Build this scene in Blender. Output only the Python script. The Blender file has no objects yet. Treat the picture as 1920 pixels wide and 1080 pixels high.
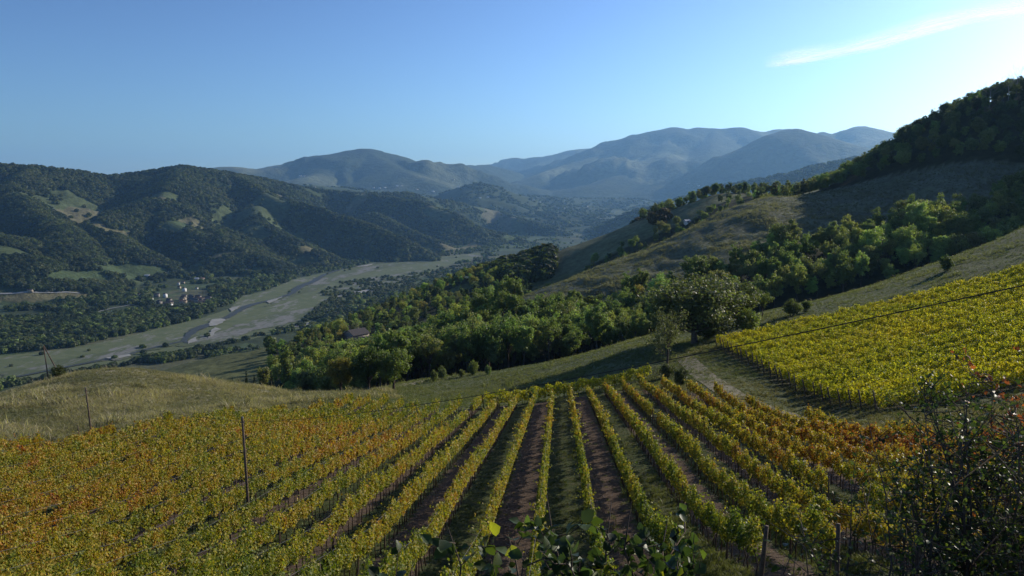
import bpy, math, random
import numpy as np
from mathutils import Vector, Matrix

random.seed(7)
RNG = np.random.default_rng(11)
scene = bpy.context.scene
COL = scene.collection

# ------------------------------------------------------------------ camera, sky, sun, exposure
FPX = 1478.0                       # focal length in photo pixels (1920 wide)
PITCH = math.atan((540 - 370) / FPX)
cam_d = bpy.data.cameras.new('camera')
cam_d.sensor_width = 36.0
cam_d.lens = 36.0 * FPX / 1920.0
cam_d.clip_start = 0.1
cam_d.clip_end = 120000.0
cam = bpy.data.objects.new('camera', cam_d)
COL.objects.link(cam)
cam.location = (0, 0, 0)
cam.rotation_euler = (math.pi / 2 - PITCH, 0, 0)
scene.camera = cam

SUN_EL = math.radians(23.0)
SUN_AZ = math.radians(54.0)        # clockwise from the viewing direction (+Y)
world = bpy.data.worlds.new('World')
scene.world = world
world.use_nodes = True
nt = world.node_tree
nt.nodes.clear()
wo = nt.nodes.new('ShaderNodeOutputWorld')
bg = nt.nodes.new('ShaderNodeBackground')
sky = nt.nodes.new('ShaderNodeTexSky')
sky.sky_type = 'NISHITA'
sky.sun_disc = False
sky.sun_elevation = SUN_EL
sky.sun_rotation = SUN_AZ
sky.altitude = 300
sky.air_density = 1.0
sky.dust_density = 0.8
sky.ozone_density = 4.0
gam = nt.nodes.new('ShaderNodeGamma'); gam.inputs[1].default_value = 1.75
hs = nt.nodes.new('ShaderNodeHueSaturation'); hs.inputs['Saturation'].default_value = 0.92; hs.inputs['Value'].default_value = 0.385
nt.links.new(sky.outputs[0], gam.inputs[0]); nt.links.new(gam.outputs[0], hs.inputs['Color']); nt.links.new(hs.outputs[0], bg.inputs[0])
bg.inputs[1].default_value = 0.085
nt.links.new(bg.outputs[0], wo.inputs[0])

sun_d = bpy.data.lights.new('sun', 'SUN')
sun_d.energy = 4.7
sun_d.angle = math.radians(0.6)
sun_d.color = (1.0, 0.90, 0.74)
sun = bpy.data.objects.new('sun', sun_d)
COL.objects.link(sun)
SUN_DIR = Vector((math.sin(SUN_AZ) * math.cos(SUN_EL), math.cos(SUN_AZ) * math.cos(SUN_EL), math.sin(SUN_EL)))
sun.rotation_euler = SUN_DIR.to_track_quat('Z', 'Y').to_euler()
sun.location = (200, 100, 300)

scene.view_settings.view_transform = 'Standard'
scene.view_settings.look = 'None'
scene.view_settings.gamma = 1.0
scene.view_settings.exposure = 0.3
scene.view_settings.use_curve_mapping = False
scene.render.engine = 'CYCLES'
scene.cycles.max_bounces = 6
scene.cycles.diffuse_bounces = 2
scene.cycles.glossy_bounces = 1
scene.cycles.transmission_bounces = 3
scene.cycles.transparent_max_bounces = 8
scene.cycles.volume_bounces = 1

# ------------------------------------------------------------------ pixel helpers
CP, SP = math.cos(PITCH), math.sin(PITCH)

def pxw(u, v, D):
    """photo pixel + forward distance (world Y) -> world point"""
    xc, yc = (u - 960) / FPX, (540 - v) / FPX
    t = D / (CP + yc * SP)
    return (xc * t, D, (-SP + yc * CP) * t)

def ua(u):
    """photo column -> X/Y at the horizon row (good to a few per cent)"""
    return (u - 960) / FPX

# ------------------------------------------------------------------ noise
def _hash(ix, iy, seed):
    n = (ix.astype(np.int64) * 374761393 + iy.astype(np.int64) * 668265263 + seed * 1442695041) & 0xFFFFFFFF
    n = ((n ^ (n >> 13)) * 1274126177) & 0xFFFFFFFF
    n = n ^ (n >> 16)
    return (n & 0xFFFFFF) / float(0xFFFFFF)

def vnoise(x, y, seed=0):
    x = np.asarray(x, float); y = np.asarray(y, float)
    ix, iy = np.floor(x), np.floor(y)
    fx, fy = x - ix, y - iy
    fx = fx * fx * fx * (fx * (fx * 6 - 15) + 10); fy = fy * fy * fy * (fy * (fy * 6 - 15) + 10)
    a = _hash(ix, iy, seed); b = _hash(ix + 1, iy, seed)
    c = _hash(ix, iy + 1, seed); d = _hash(ix + 1, iy + 1, seed)
    return (a + (b - a) * fx) * (1 - fy) + (c + (d - c) * fx) * fy

def fbm(x, y, octaves=4, seed=0, gain=0.5):
    s = 0; a = 1.0; t = 0
    for k in range(octaves):
        s = s + a * (vnoise(x, y, seed + k * 17) - 0.5) * 2
        t += a; a *= gain
        x, y = (x * 0.8 - y * 0.6) * 2.03 + 5.2, (x * 0.6 + y * 0.8) * 2.03 + 1.3
    return s / t

def ridged(x, y, octaves=4, seed=0, gain=0.55):
    s = 0; a = 1.0; t = 0
    for k in range(octaves):
        n = 1 - np.abs((vnoise(x, y, seed + k * 31) - 0.5) * 2)
        s = s + a * n * n
        t += a; a *= gain
        x, y = (x * 0.8 - y * 0.6) * 2.1 + 3.7, (x * 0.6 + y * 0.8) * 2.1 + 9.1
    return s / t

def sstep(a, b, x):
    t = np.clip((x - a) / (b - a), 0, 1)
    return t * t * (3 - 2 * t)

# ------------------------------------------------------------------ terrain: near surface as a thin-plate spline
FLOOR = -250.0
CP3 = []                                        # control points X, Y, Z
def c_px(D_from_px):
    for (u, v, D) in D_from_px: CP3.append(pxw(u, v, D))
def c_uz(lst):
    for (u, D, z) in lst: CP3.append((ua(u) * D, D, z))

def vine_plane(X, Y):
    z = -10.2 - 0.177 * Y
    z += 0.01 * X * (X < 0) + (0.07 + 0.0010 * max(0.0, Y - 40)) * X * (X > 0)
    return z
for X, Y in [(-16, 28), (0, 28), (-28, 45), (-14, 45), (0, 45), (12, 45), (26, 45), (-35, 62), (-18, 62), (0, 62), (16, 62),
             (-45, 80), (-22, 80), (0, 80), (15, 80), (-30, 98), (-14, 98), (0, 98), (16, 98), (-10, 115), (4, 116), (20, 116)]:
    CP3.append((X, Y, vine_plane(X, Y)))
CP3 += [(8, 24.5, -12.4), (14, 24.5, -12.1), (20, 25, -11.8), (12, 31, -14.4)]
for a in (-0.9, -0.3, 0.3, 0.9):
    for Y, z in ((1.5, -1.75), (4, -2.8), (9, -6.4), (14, -9.6), (19, -11.9 + 0.9 * max(0, a))):
        CP3.append((a * Y, Y, z + 0.6 * max(a, 0)))
# left boundary, mound
c_px([(640, 748, 112), (500, 772, 98), (330, 792, 84), (200, 812, 76), (0, 832, 68), (-150, 850, 62), (-350, 900, 50),
      (0, 742, 128), (60, 725, 135), (150, 700, 142), (240, 694, 146), (320, 703, 148), (450, 722, 152), (600, 743, 155), (-200, 770, 110),
      (0, 790, 92), (150, 760, 105), (330, 750, 112), (500, 747, 125), (-400, 830, 100)])
c_uz([(-100, 175, -52), (150, 185, -54), (350, 190, -56), (550, 195, -60), (0, 260, -82), (300, 260, -82), (-300, 260, -82)])
# track, right vineyard
c_px([(1500, 785, 84), (1700, 826, 63), (1800, 800, 68), (1335, 648, 140), (1480, 712, 106), (1640, 764, 80), (1780, 747, 82),
      (1920, 470, 170), (1700, 540, 166), (1500, 592, 158), (1920, 640, 104), (1920, 555, 135), (2200, 420, 165), (2200, 640, 105), (1400, 735, 98), (2100, 760, 70)])
c_px([(1450, 582, 178), (1600, 546, 196), (1750, 500, 214), (1920, 440, 232), (2150, 360, 245)])
# grass strip and wood's foot
c_px([(800, 748, 130), (960, 727, 136), (1100, 690, 142), (1200, 656, 150), (800, 714, 200), (900, 703, 205), (1000, 688, 206), (1100, 668, 206),
      (1200, 638, 206), (1300, 612, 204), (700, 735, 190), (1290, 640, 160)])
# gully bottom
c_uz([(1320, 248, -44), (1500, 262, -39), (1700, 276, -33), (1920, 288, -25), (2200, 300, -14), (600, 230, -64), (700, 235, -60), (800, 232, -56), (950, 236, -53.5), (1100, 240, -50), (1200, 243, -48)])
# far bank with an added off-frame rise, bare spur with its crest
c_uz([(1500, 312, -25), (1700, 324, -14), (1920, 335, -2), (2200, 340, 14), (1250, 300, -36), (1080, 290, -47), (900, 285, -55), (750, 285, -64),
      (1500, 370, -11), (1700, 384, -2), (1920, 385, 13), (2200, 385, 56), (2200, 345, 36), (2350, 400, 80), (1250, 350, -27)])  # unseen slope past the right edge is raised to shade the wood belt
c_px([(1430, 372, 450), (1340, 403, 425), (1250, 450, 400), (1160, 483, 385), (1080, 516, 370), (1020, 541, 355), (960, 568, 340)])
c_uz([(1430, 520, -12), (1250, 470, -40), (1080, 440, -56), (960, 400, -66), (960, 520, -84), (1200, 580, -52), (1340, 590, -26), (1430, 610, -8), (1080, 580, -72)])
# wooded hill, upper right
c_uz([(1920, 445, 55), (1820, 450, 47.5), (1700, 455, 31), (1640, 460, 19), (1530, 468, 3.5), (2200, 450, 92), (1920, 620, 42), (1700, 640, 20), (1530, 640, 6), (2200, 640, 70)])
# second spur
c_px([(1440, 362, 700), (1340, 368, 700), (1250, 396, 710), (1200, 411, 720), (1130, 442, 740), (1060, 468, 760)])
c_uz([(960, 780, -68), (860, 800, -88), (750, 780, -112), (650, 700, -116), (560, 620, -118), (1700, 900, -10), (1920, 900, 0), (2200, 900, 0),
      (1440, 900, -40), (1200, 950, -120), (1050, 1000, -170), (860, 1050, -190), (700, 1000, -215), (560, 950, -235),
      (860, 560, -84), (760, 460, -86), (700, 420, -88), (640, 450, -92), (560, 350, -84), (600, 300, -73), (450, 300, -86), (420, 430, -98), (520, 545, -102), (400, 520, -106), (290, 480, -108),
      (850, 400, -72), (760, 340, -72), (200, 600, -150), (0, 500, -140), (-300, 500, -145), (300, 800, -215), (0, 800, -230), (-300, 800, -235)])
for u in (-300, 0, 300, 560, 800, 1050, 1300, 1600, 2200):
    for D in (1350, 1900):
        CP3.append((ua(u) * D, D, -330 if not (D == 1350 and u > 1200) else (-200 if u < 1500 else -120)))

CP3 = np.array(CP3)
def warp(X, Y): return np.stack([2.6 * X / Y, np.log(Y) * 1.25], -1)
def tps_k(r2): return 0.5 * r2 * np.log(r2 + 1e-12)
_c = warp(CP3[:, 0], CP3[:, 1]); _n = len(_c)
_r2 = ((_c[:, None] - _c[None]) ** 2).sum(-1)
_K = tps_k(_r2) + np.eye(_n) * 2e-4
_P = np.concatenate([np.ones((_n, 1)), _c], 1)
_A = np.zeros((_n + 3, _n + 3)); _A[:_n, :_n] = _K; _A[:_n, _n:] = _P; _A[_n:, :_n] = _P.T
_w = np.linalg.solve(_A, np.concatenate([CP3[:, 2] / CP3[:, 1], np.zeros(3)]))
def tps(X, Y):
    q = warp(X.ravel(), Y.ravel()); out = np.empty(len(q))
    for i in range(0, len(q), 40000):
        s = q[i:i + 40000]
        r2 = ((s[:, None] - _c[None]) ** 2).sum(-1)
        out[i:i + 40000] = tps_k(r2) @ _w[:_n] + _w[_n] + s @ _w[_n + 1:]
    return (out * Y.ravel()).reshape(X.shape)

# ------------------------------------------------------------------ terrain: hills and mountains from ridge lines
def ridge_field(X, Y, lines, slope, rnd, warp_amp, wscale, seed, mult=1.18):
    n1 = fbm(X / wscale, Y / wscale, 4, seed)
    best = np.full(X.shape, -1e9); bd = np.full(X.shape, 1e9)
    for ln in lines:
        s = slope
        pts = [pxw(*p[:3]) for p in ln['p']]
        s = ln.get('s', slope) * mult
        for (a, b) in zip(pts[:-1], pts[1:]):
            dx, dy = b[0] - a[0], b[1] - a[1]
            L2 = dx * dx + dy * dy
            t = np.clip(((X - a[0]) * dx + (Y - a[1]) * dy) / L2, 0, 1)
            d = np.hypot(X - a[0] - t * dx, Y - a[1] - t * dy)
            h = a[2] + (b[2] - a[2]) * t
            d = d * (1 + warp_amp * n1)
            z = h - (np.sqrt((s * d) ** 2 + rnd * rnd) - rnd)
            bd = np.where(z > best, d, bd); best = np.maximum(best, z)
    return best, bd

L_HILLS = [
    dict(p=[(-500, 300, 3000), (-150, 300, 3100), (0, 308, 3300), (80, 314, 3400), (200, 331, 3600), (280, 322, 3700), (340, 312, 3750), (410, 322, 3900), (480, 334, 4300), (560, 350, 4700), (640, 361, 5000), (760, 362, 5300), (840, 376, 5600), (930, 396, 6000), (1010, 413, 6300)], s=0.42),
    dict(p=[(430, 326, 3950), (470, 348, 3700), (520, 372, 3500), (600, 392, 3400), (690, 422, 3300), (750, 448, 3200), (800, 474, 3150)], s=0.5),
    dict(p=[(600, 356, 4900), (700, 366, 4700), (790, 378, 4500), (850, 402, 4300), (880, 425, 4200), (950, 440, 4300)], s=0.48),
    dict(p=[(930, 396, 6000), (970, 410, 5400), (1040, 426, 5200)], s=0.4),
    dict(p=[(340, 312, 3750), (330, 338, 3400), (300, 372, 3100), (310, 410, 2900), (370, 440, 2750)], s=0.42),
    dict(p=[(300, 372, 3100), (220, 395, 2900), (170, 420, 2700), (230, 455, 2500)], s=0.36),
    dict(p=[(60, 316, 3350), (20, 350, 3000), (60, 395, 2700), (110, 432, 2450), (120, 470, 2250)], s=0.36),
    dict(p=[(-200, 320, 2900), (-150, 380, 2500), (-60, 430, 2250), (20, 480, 2050)], s=0.33),
    dict(p=[(480, 384, 3400), (480, 420, 3100), (540, 450, 2950), (600, 478, 2850)], s=0.36),
    dict(p=[(400, 430, 2850), (430, 460, 2700), (500, 490, 2600)], s=0.28),
    dict(p=[(700, 400, 4100), (760, 430, 3900), (820, 455, 3700)], s=0.4),
]
M_HILLS = [
    dict(p=[(820, 366, 7600), (860, 352, 7400), (895, 343, 7300), (930, 350, 7400), (975, 366, 7600)], s=0.30),
    dict(p=[(470, 333, 6600), (560, 346, 6700), (640, 352, 7200), (720, 358, 7800), (800, 364, 8200)], s=0.2),
    dict(p=[(960, 366, 8600), (1020, 368, 9000), (1100, 372, 9200), (1180, 372, 9000)], s=0.13),
    dict(p=[(1000, 385, 7400), (1080, 386, 7800), (1150, 392, 7600)], s=0.12),
    dict(p=[(1030, 400, 6600), (1100, 402, 6700), (1160, 408, 6300)], s=0.12),
    dict(p=[(1380, 345, 5200), (1450, 332, 5200), (1530, 312, 5200), (1640, 290, 5200), (1900, 250, 5000)], s=0.3),
]
MOUNT = [
    dict(p=[(380, 315, 10500), (430, 312, 10800), (480, 318, 11000), (540, 313, 11300), (585, 308, 11500), (620, 298, 11800), (650, 288, 12000), (668, 281, 12000), (686, 278, 12000), (706, 284, 12100), (734, 295, 12300), (765, 302, 12500), (795, 309, 12800), (850, 311, 13500), (920, 309, 15000)], s=0.24),
    dict(p=[(686, 280, 12000), (740, 315, 10500), (800, 335, 9600)], s=0.25),
    dict(p=[(620, 297, 11800), (600, 325, 10400), (560, 338, 9500)], s=0.22),
    dict(p=[(850, 313, 20500), (900, 310, 20500), (1000, 299, 20000), (1050, 288, 20000), (1090, 279, 20000), (1150, 275, 20000), (1200, 268, 20000)], s=0.2),
    dict(p=[(1000, 330, 13000), (1080, 302, 14500), (1150, 285, 15500), (1190, 268, 16000), (1209, 263, 16000), (1226, 250, 16000), (1250, 243, 16000), (1265, 237, 16000), (1284, 243, 16000), (1305, 238, 16000), (1347, 240, 16000), (1388, 238, 16000), (1397, 243, 16100), (1437, 246, 16300), (1455, 241, 16400), (1480, 241, 16500), (1540, 254, 16500), (1700, 250, 16500), (2000, 230, 16500)], s=0.26),
    dict(p=[(1265, 240, 16000), (1240, 285, 14000), (1180, 318, 12500), (1130, 345, 11000)], s=0.22),
    dict(p=[(1340, 240, 16000), (1330, 290, 13500), (1290, 325, 12000), (1240, 350, 10500)], s=0.22),
    dict(p=[(1385, 318, 10200), (1420, 282, 10500), (1450, 257, 10800), (1474, 243, 11000), (1493, 240, 11000), (1508, 244, 11000), (1530, 252, 11100), (1570, 268, 11300), (1640, 292, 11500)], s=0.42),
    dict(p=[(1535, 250, 14500), (1542, 247, 14500), (1562, 253, 14500), (1587, 246, 14500), (1606, 237, 14500), (1622, 236, 14500), (1650, 242, 14500), (1700, 252, 14500)], s=0.3),
]

def far_height(X, Y):
    """X, Y flat arrays, returns z, kind (1 floor, 2 left hills, 3 middle hills, 4 mountains)"""
    n = fbm(X / 1500, Y / 1500, 3, 77)
    fl = FLOOR + np.maximum(0, Y - 5200) * 0.006
    flr = fl + 14 * sstep(5200, 8000, Y) * fbm(X / 420, Y / 420, 4, 5) + 1.0 * fbm(X / 130, Y / 130, 2, 4)
    near = Y < 8500
    lh = np.full(X.shape, -1e9)
    m = near
    h, bd = ridge_field(X[m], Y[m], L_HILLS, 0.4, 12, 0.5, 420, 3, 1.42)
    k = np.clip((h + 250) / 160, 0, 1) * np.clip(bd / 260, 0.12, 1)
    h = h + k * (95 * (ridged(X[m] / 560, Y[m] / 560, 5, 21) - 0.50) + 10 * fbm(X[m] / 110, Y[m] / 110, 3, 8))
    lh[m] = h
    mh, bd = ridge_field(X, Y, M_HILLS, 0.2, 18, 0.4, 900, 13)
    mh = mh + np.clip((mh + 240) / 180, 0, 1) * np.clip(bd / 500, 0.1, 1) * 85 * (ridged(X / 900, Y / 900, 5, 33) - 0.5)
    mt, bd = ridge_field(X, Y, MOUNT, 0.25, 22, 0.45, 2100, 23)
    mt = mt + np.clip((mt + 220) / 500, 0, 1) * (np.clip(bd / 1500, 0.05, 1) * 360 * (ridged(X / 2400, Y / 2400, 6, 43) - 0.5) + 16 * fbm(X / 260, Y / 260, 3, 47))
    z = flr.copy(); kind = np.ones(X.shape, int)
    # foothills of the left bank: gentle rise
    for arr, kk, soft in ((lh, 2, 22.0), (mh, 3, 22.0), (mt, 4, 45.0)):
        kind = np.where(arr > z + 2, kk, kind)
        d = arr - z
        e = np.clip(0.5 + 0.5 * d / soft, 0, 1)
        z = z + e * d + soft * e * (1 - e)
    return z, kind

def in_early(X, Y):
    a = X / Y
    return sstep(292, 318, Y) * (1 - sstep(395, 440, Y)) * sstep(0.02, 0.10, a) * (1 - sstep(0.45, 0.6, a))
# fan grid
U = np.linspace(-0.86, 0.98, 600)
def seg(a, b, n): return list(np.exp(np.linspace(math.log(a), math.log(b), n, endpoint=False)))
YR = np.array(seg(1.3, 18, 70) + seg(18, 150, 300) + seg(150, 900, 260) + seg(900, 2200, 150) + seg(2200, 7000, 180) + seg(7000, 30000, 110) + [30000.0])
GX = U[None, :] * YR[:, None]
GY = np.broadcast_to(YR[:, None], GX.shape).copy()
Z = np.empty(GX.shape); KIND = np.zeros(GX.shape, int)
nr = int(np.searchsorted(YR, 1850)); fr = int(np.searchsorted(YR, 800))
Zn = tps(GX[:nr], GY[:nr])
Xn, Yn = GX[:nr], GY[:nr]
w0 = sstep(150, 300, Yn)
Zn = Zn + w0 * (2.2 * fbm(Xn / 60, Yn / 60, 4, 51) + 0.7 * fbm(Xn / 14, Yn / 14, 3, 53))
_sp = in_early(Xn, Yn)
Zn = Zn + _sp * 2.6 * (ridged(Xn / 26 + Yn / 70, Yn / 40 - Xn / 90, 4, 17) - 0.5)
Zn = Zn + 0.10 * fbm(Xn / 3.0, Yn / 3.0, 3, 55) + sstep(120, 175, Yn) * 0.25 * fbm(Xn / 6, Yn / 6, 3, 58)
Zf, Kf = far_height(GX[fr:].ravel(), GY[fr:].ravel())
Zf = Zf.reshape(GX[fr:].shape); Kf = Kf.reshape(Zf.shape)
Z[:fr] = Zn[:fr]
zn_full = np.full(Zf.shape, -1e9); zn_full[:nr - fr] = Zn[fr:]
zn_full -= 4000 * (sstep(1350, 1850, GY[fr:]) ** 2) * (GX[fr:] / GY[fr:] < 2)
soft = 14.0
d = zn_full - Zf; e = np.clip(0.5 + 0.5 * d / soft, 0, 1)
Z[fr:] = Zf + e * d + soft * e * (1 - e)
KIND[fr:] = np.where(d > 0, 0, Kf)

def H(x, y):
    """terrain height at world x, y (arrays or scalars) by bilinear lookup in the fan grid"""
    x = np.atleast_1d(np.asarray(x, float)); y = np.atleast_1d(np.asarray(y, float))
    y = np.clip(y, YR[0] + 1e-6, YR[-1] - 1e-6)
    j = np.clip(np.searchsorted(YR, y) - 1, 0, len(YR) - 2)
    fy = (y - YR[j]) / (YR[j + 1] - YR[j])
    a = np.clip((x / y - U[0]) / (U[1] - U[0]), 0, len(U) - 1.001)
    i = a.astype(int); fx = a - i
    return (Z[j, i] * (1 - fx) + Z[j, i + 1] * fx) * (1 - fy) + (Z[j + 1, i] * (1 - fx) + Z[j + 1, i + 1] * fx) * fy
def h1(x, y): return float(H(x, y)[0])

def hit(u, v, lo=20, hi=28000):
    """first point of the terrain seen through photo pixel (u, v)"""
    Y = np.exp(np.linspace(math.log(lo), math.log(hi), 1500))
    xc, yc = (u - 960) / FPX, (540 - v) / FPX
    t = Y / (CP + yc * SP)
    zz = (-SP + yc * CP) * t
    g = H(xc * t, Y)
    k = np.nonzero(g >= zz)[0]
    k = k[0] if len(k) else len(Y) - 1
    return xc * t[k], float(Y[k]), float(g[k])

# ------------------------------------------------------------------ regions on the map
def inpoly(x, y, poly):
    x = np.asarray(x, float); y = np.asarray(y, float)
    ins = np.zeros(x.shape, bool); n = len(poly)
    for i in range(n):
        x1, y1 = poly[i]; x2, y2 = poly[(i + 1) % n]
        if y1 == y2: continue
        c = ((y1 > y) != (y2 > y)) & (x < (x2 - x1) * (y - y1) / (y2 - y1) + x1)
        ins ^= c
    return ins

# vineyard in front of the camera (world X, Y); rows run away from the camera
ROW_DX = 0.0605
MAIN_POLY = [(-75, 21.5), (-75, 53), (-43, 58), (-38.0, 68), (-33.5, 78), (-28, 94), (-22.5, 107), (-11, 103), (-3, 110), (18, 112), (22.5, 101), (27.8, 88), (29.4, 66), (32, 57), (36, 24.3), (3.2, 24.3), (3.2, 21.5)]
# vineyard on the slope to the right; rows climb to the right
RV_P0 = np.array([36.8, 78.0]); RV_DIR = np.array([0.957, 0.290])
RV_STEP = np.array([-0.03, 2.55])
RV_POLY = [(35, 77), (160, 112), (160, 170), (99, 151), (74, 147.5), (54, 145), (35.5, 135)]

def ud(l): return [(ua(u) * 1.0, D) for u, D in l]
def in_ud(X, Y, l): return inpoly(X / Y, Y, ud(l))

BELT = [(560, 235), (640, 205), (700, 197), (800, 203), (1000, 209), (1200, 212), (1300, 222), (1380, 250), (1450, 268), (1600, 275), (1750, 284), (1920, 293), (2250, 305),
        (2250, 352), (1920, 343), (1700, 330), (1500, 318), (1320, 302), (1250, 296), (1100, 292), (1000, 300), (900, 335), (860, 385), (700, 420), (560, 400)]
WEST = [(560, 400), (700, 420), (860, 385), (930, 352), (955, 440), (1010, 470), (1080, 460), (1120, 560), (1010, 600), (930, 680), (900, 770), (840, 800), (750, 790), (650, 720), (560, 640), (520, 560), (470, 300), (560, 235), (640, 300)]
GULLY = [(1080, 520), (1200, 560), (1300, 600), (1430, 640), (1430, 690), (1300, 640), (1200, 640), (1100, 640)]
CREST2 = [(1200, 712), (1240, 705), (1330, 700), (1440, 690), (1520, 690), (1560, 760), (1340, 790), (1200, 770)]
UPHILL = [(1410, 458), (1500, 455), (1600, 438), (1700, 418), (1800, 401), (1920, 390), (2250, 380), (2250, 640), (1700, 640), (1440, 560)]
WEST2 = [(700, 820), (860, 820), (980, 790), (1080, 800), (1150, 900), (1050, 1050), (900, 1150), (700, 1100), (560, 900)]
ALL_WOODS = [BELT, WEST, GULLY, CREST2, UPHILL, WEST2]
def hill_fields(X, Y, z):
    """cleared fields on the lower and middle slopes of the left bank"""
    n = fbm(X / 150 + 7, Y / 210, 2, 141); big = fbm(X / 520, Y / 520, 2, 143)
    return (n > 0.33 - 0.25 * big + 0.25 * sstep(-120, 60, z)) & (z < 60)
def glade(X, Y): return (fbm(X / 48, Y / 60, 3, 201) > 0.24) & (Y > 290) & (Y < 830) & (X / Y < 0.1)
def woods_mask(X, Y):
    m = np.zeros(X.shape, bool)
    for p in ALL_WOODS: m |= in_ud(X, Y, p)
    return m

def floor_pt(u, v, z=FLOOR):
    x, y, zz = pxw(u, v, 1000.0)
    k = z / zz
    return (x * k, 1000.0 * k)
def fpoly(l): return [floor_pt(u, v) for u, v in l]
# the wide braided bed on the valley floor
BED = fpoly([(-300, 712), (0, 668), (120, 655), (230, 634), (310, 612), (380, 596), (432, 578), (452, 556), (505, 543), (556, 522), (610, 512), (700, 494), (800, 484), (900, 474),
             (905, 480), (850, 494), (800, 512), (760, 530), (720, 545), (660, 560), (640, 585), (600, 603), (560, 618), (480, 634), (400, 652), (330, 664), (230, 682), (120, 700), (0, 724), (-300, 790)])
FIELDS_PX = [([(180, 503), (215, 497), (270, 497), (310, 503), (322, 514), (300, 519), (215, 519)], 0), ([(85, 520), (150, 508), (185, 509), (212, 524), (150, 533), (80, 530)], 0),
             ([(160, 417), (188, 419), (210, 430), (248, 436), (246, 443), (200, 439), (172, 430)], 1), ([(300, 428), (345, 417), (358, 424), (345, 441), (312, 437)], 0),
             ([(358, 477), (392, 482), (452, 472), (455, 478), (400, 490), (365, 486)], 1), 
             ([(280, 400), (318, 398), (322, 408), (290, 410)], 0), ([(560, 470), (602, 470), (600, 476), (565, 476)], 1),
             ([(0, 557), (150, 549), (200, 558), (60, 566), (0, 566)], 1), ([(455, 508), (505, 502), (520, 508), (470, 514)], 0), ([(820, 462), (880, 455), (910, 460), (850, 472)], 1),
             ([(940, 450), (1010, 440), (1040, 445), (960, 455)], 0), ([(230, 455), (260, 452), (265, 460), (238, 462)], 0)]

# ------------------------------------------------------------------ materials
MATS = {}
def new_mat(name):
    m = bpy.data.materials.new(name); m.use_nodes = True
    nt = m.node_tree; nt.nodes.clear()
    out = nt.nodes.new('ShaderNodeOutputMaterial')
    MATS[name] = m
    return m, nt, out
def N(nt, t, **kw):
    n = nt.nodes.new(t)
    for k, v in kw.items(): setattr(n, k, v)
    return n
def mth(nt, op, a, b=None, clamp=False):
    n = nt.nodes.new('ShaderNodeMath'); n.operation = op; n.use_clamp = clamp
    for i, v in enumerate((a, b)):
        if v is None: continue
        if isinstance(v, (int, float)): n.inputs[i].default_value = v
        else: nt.links.new(v, n.inputs[i])
    return n.outputs[0]
def mixc(nt, f, a, b, mode='MIX'):
    n = nt.nodes.new('ShaderNodeMix'); n.data_type = 'RGBA'; n.blend_type = mode
    for s, v in ((n.inputs[0], f), (n.inputs[6], a), (n.inputs[7], b)):
        if isinstance(v, (int, float)): s.default_value = v
        elif isinstance(v, (tuple, list)): s.default_value = (*v[:3], 1)
        else: nt.links.new(v, s)
    return n.outputs[2]
def noise(nt, vec, scale, detail=4, rough=0.6, dims='3D'):
    n = nt.nodes.new('ShaderNodeTexNoise'); n.noise_dimensions = dims
    n.inputs['Scale'].default_value = scale; n.inputs['Detail'].default_value = detail; n.inputs['Roughness'].default_value = rough
    if vec is not None: nt.links.new(vec, n.inputs['Vector'])
    return n.outputs[0]
def maprange(nt, v, a, b, c, d):
    n = nt.nodes.new('ShaderNodeMapRange'); nt.links.new(v, n.inputs[0])
    for i, x in enumerate((a, b, c, d)): n.inputs[i + 1].default_value = x
    return n.outputs[0]
def principled(nt, out, col, rough=0.9, spec=0.2):
    p = nt.nodes.new('ShaderNodeBsdfPrincipled')
    if isinstance(col, (tuple, list)): p.inputs['Base Color'].default_value = (*col[:3], 1)
    else: nt.links.new(col, p.inputs['Base Color'])
    p.inputs['Roughness'].default_value = rough
    p.inputs['Specular IOR Level'].default_value = spec
    nt.links.new(p.outputs[0], out.inputs[0])
    return p
def bump(nt, h, strength, dist, p):
    b = nt.nodes.new('ShaderNodeBump'); b.inputs['Strength'].default_value = strength; b.inputs['Distance'].default_value = dist
    nt.links.new(h, b.inputs['Height']); nt.links.new(b.outputs[0], p.inputs['Normal'])

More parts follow.
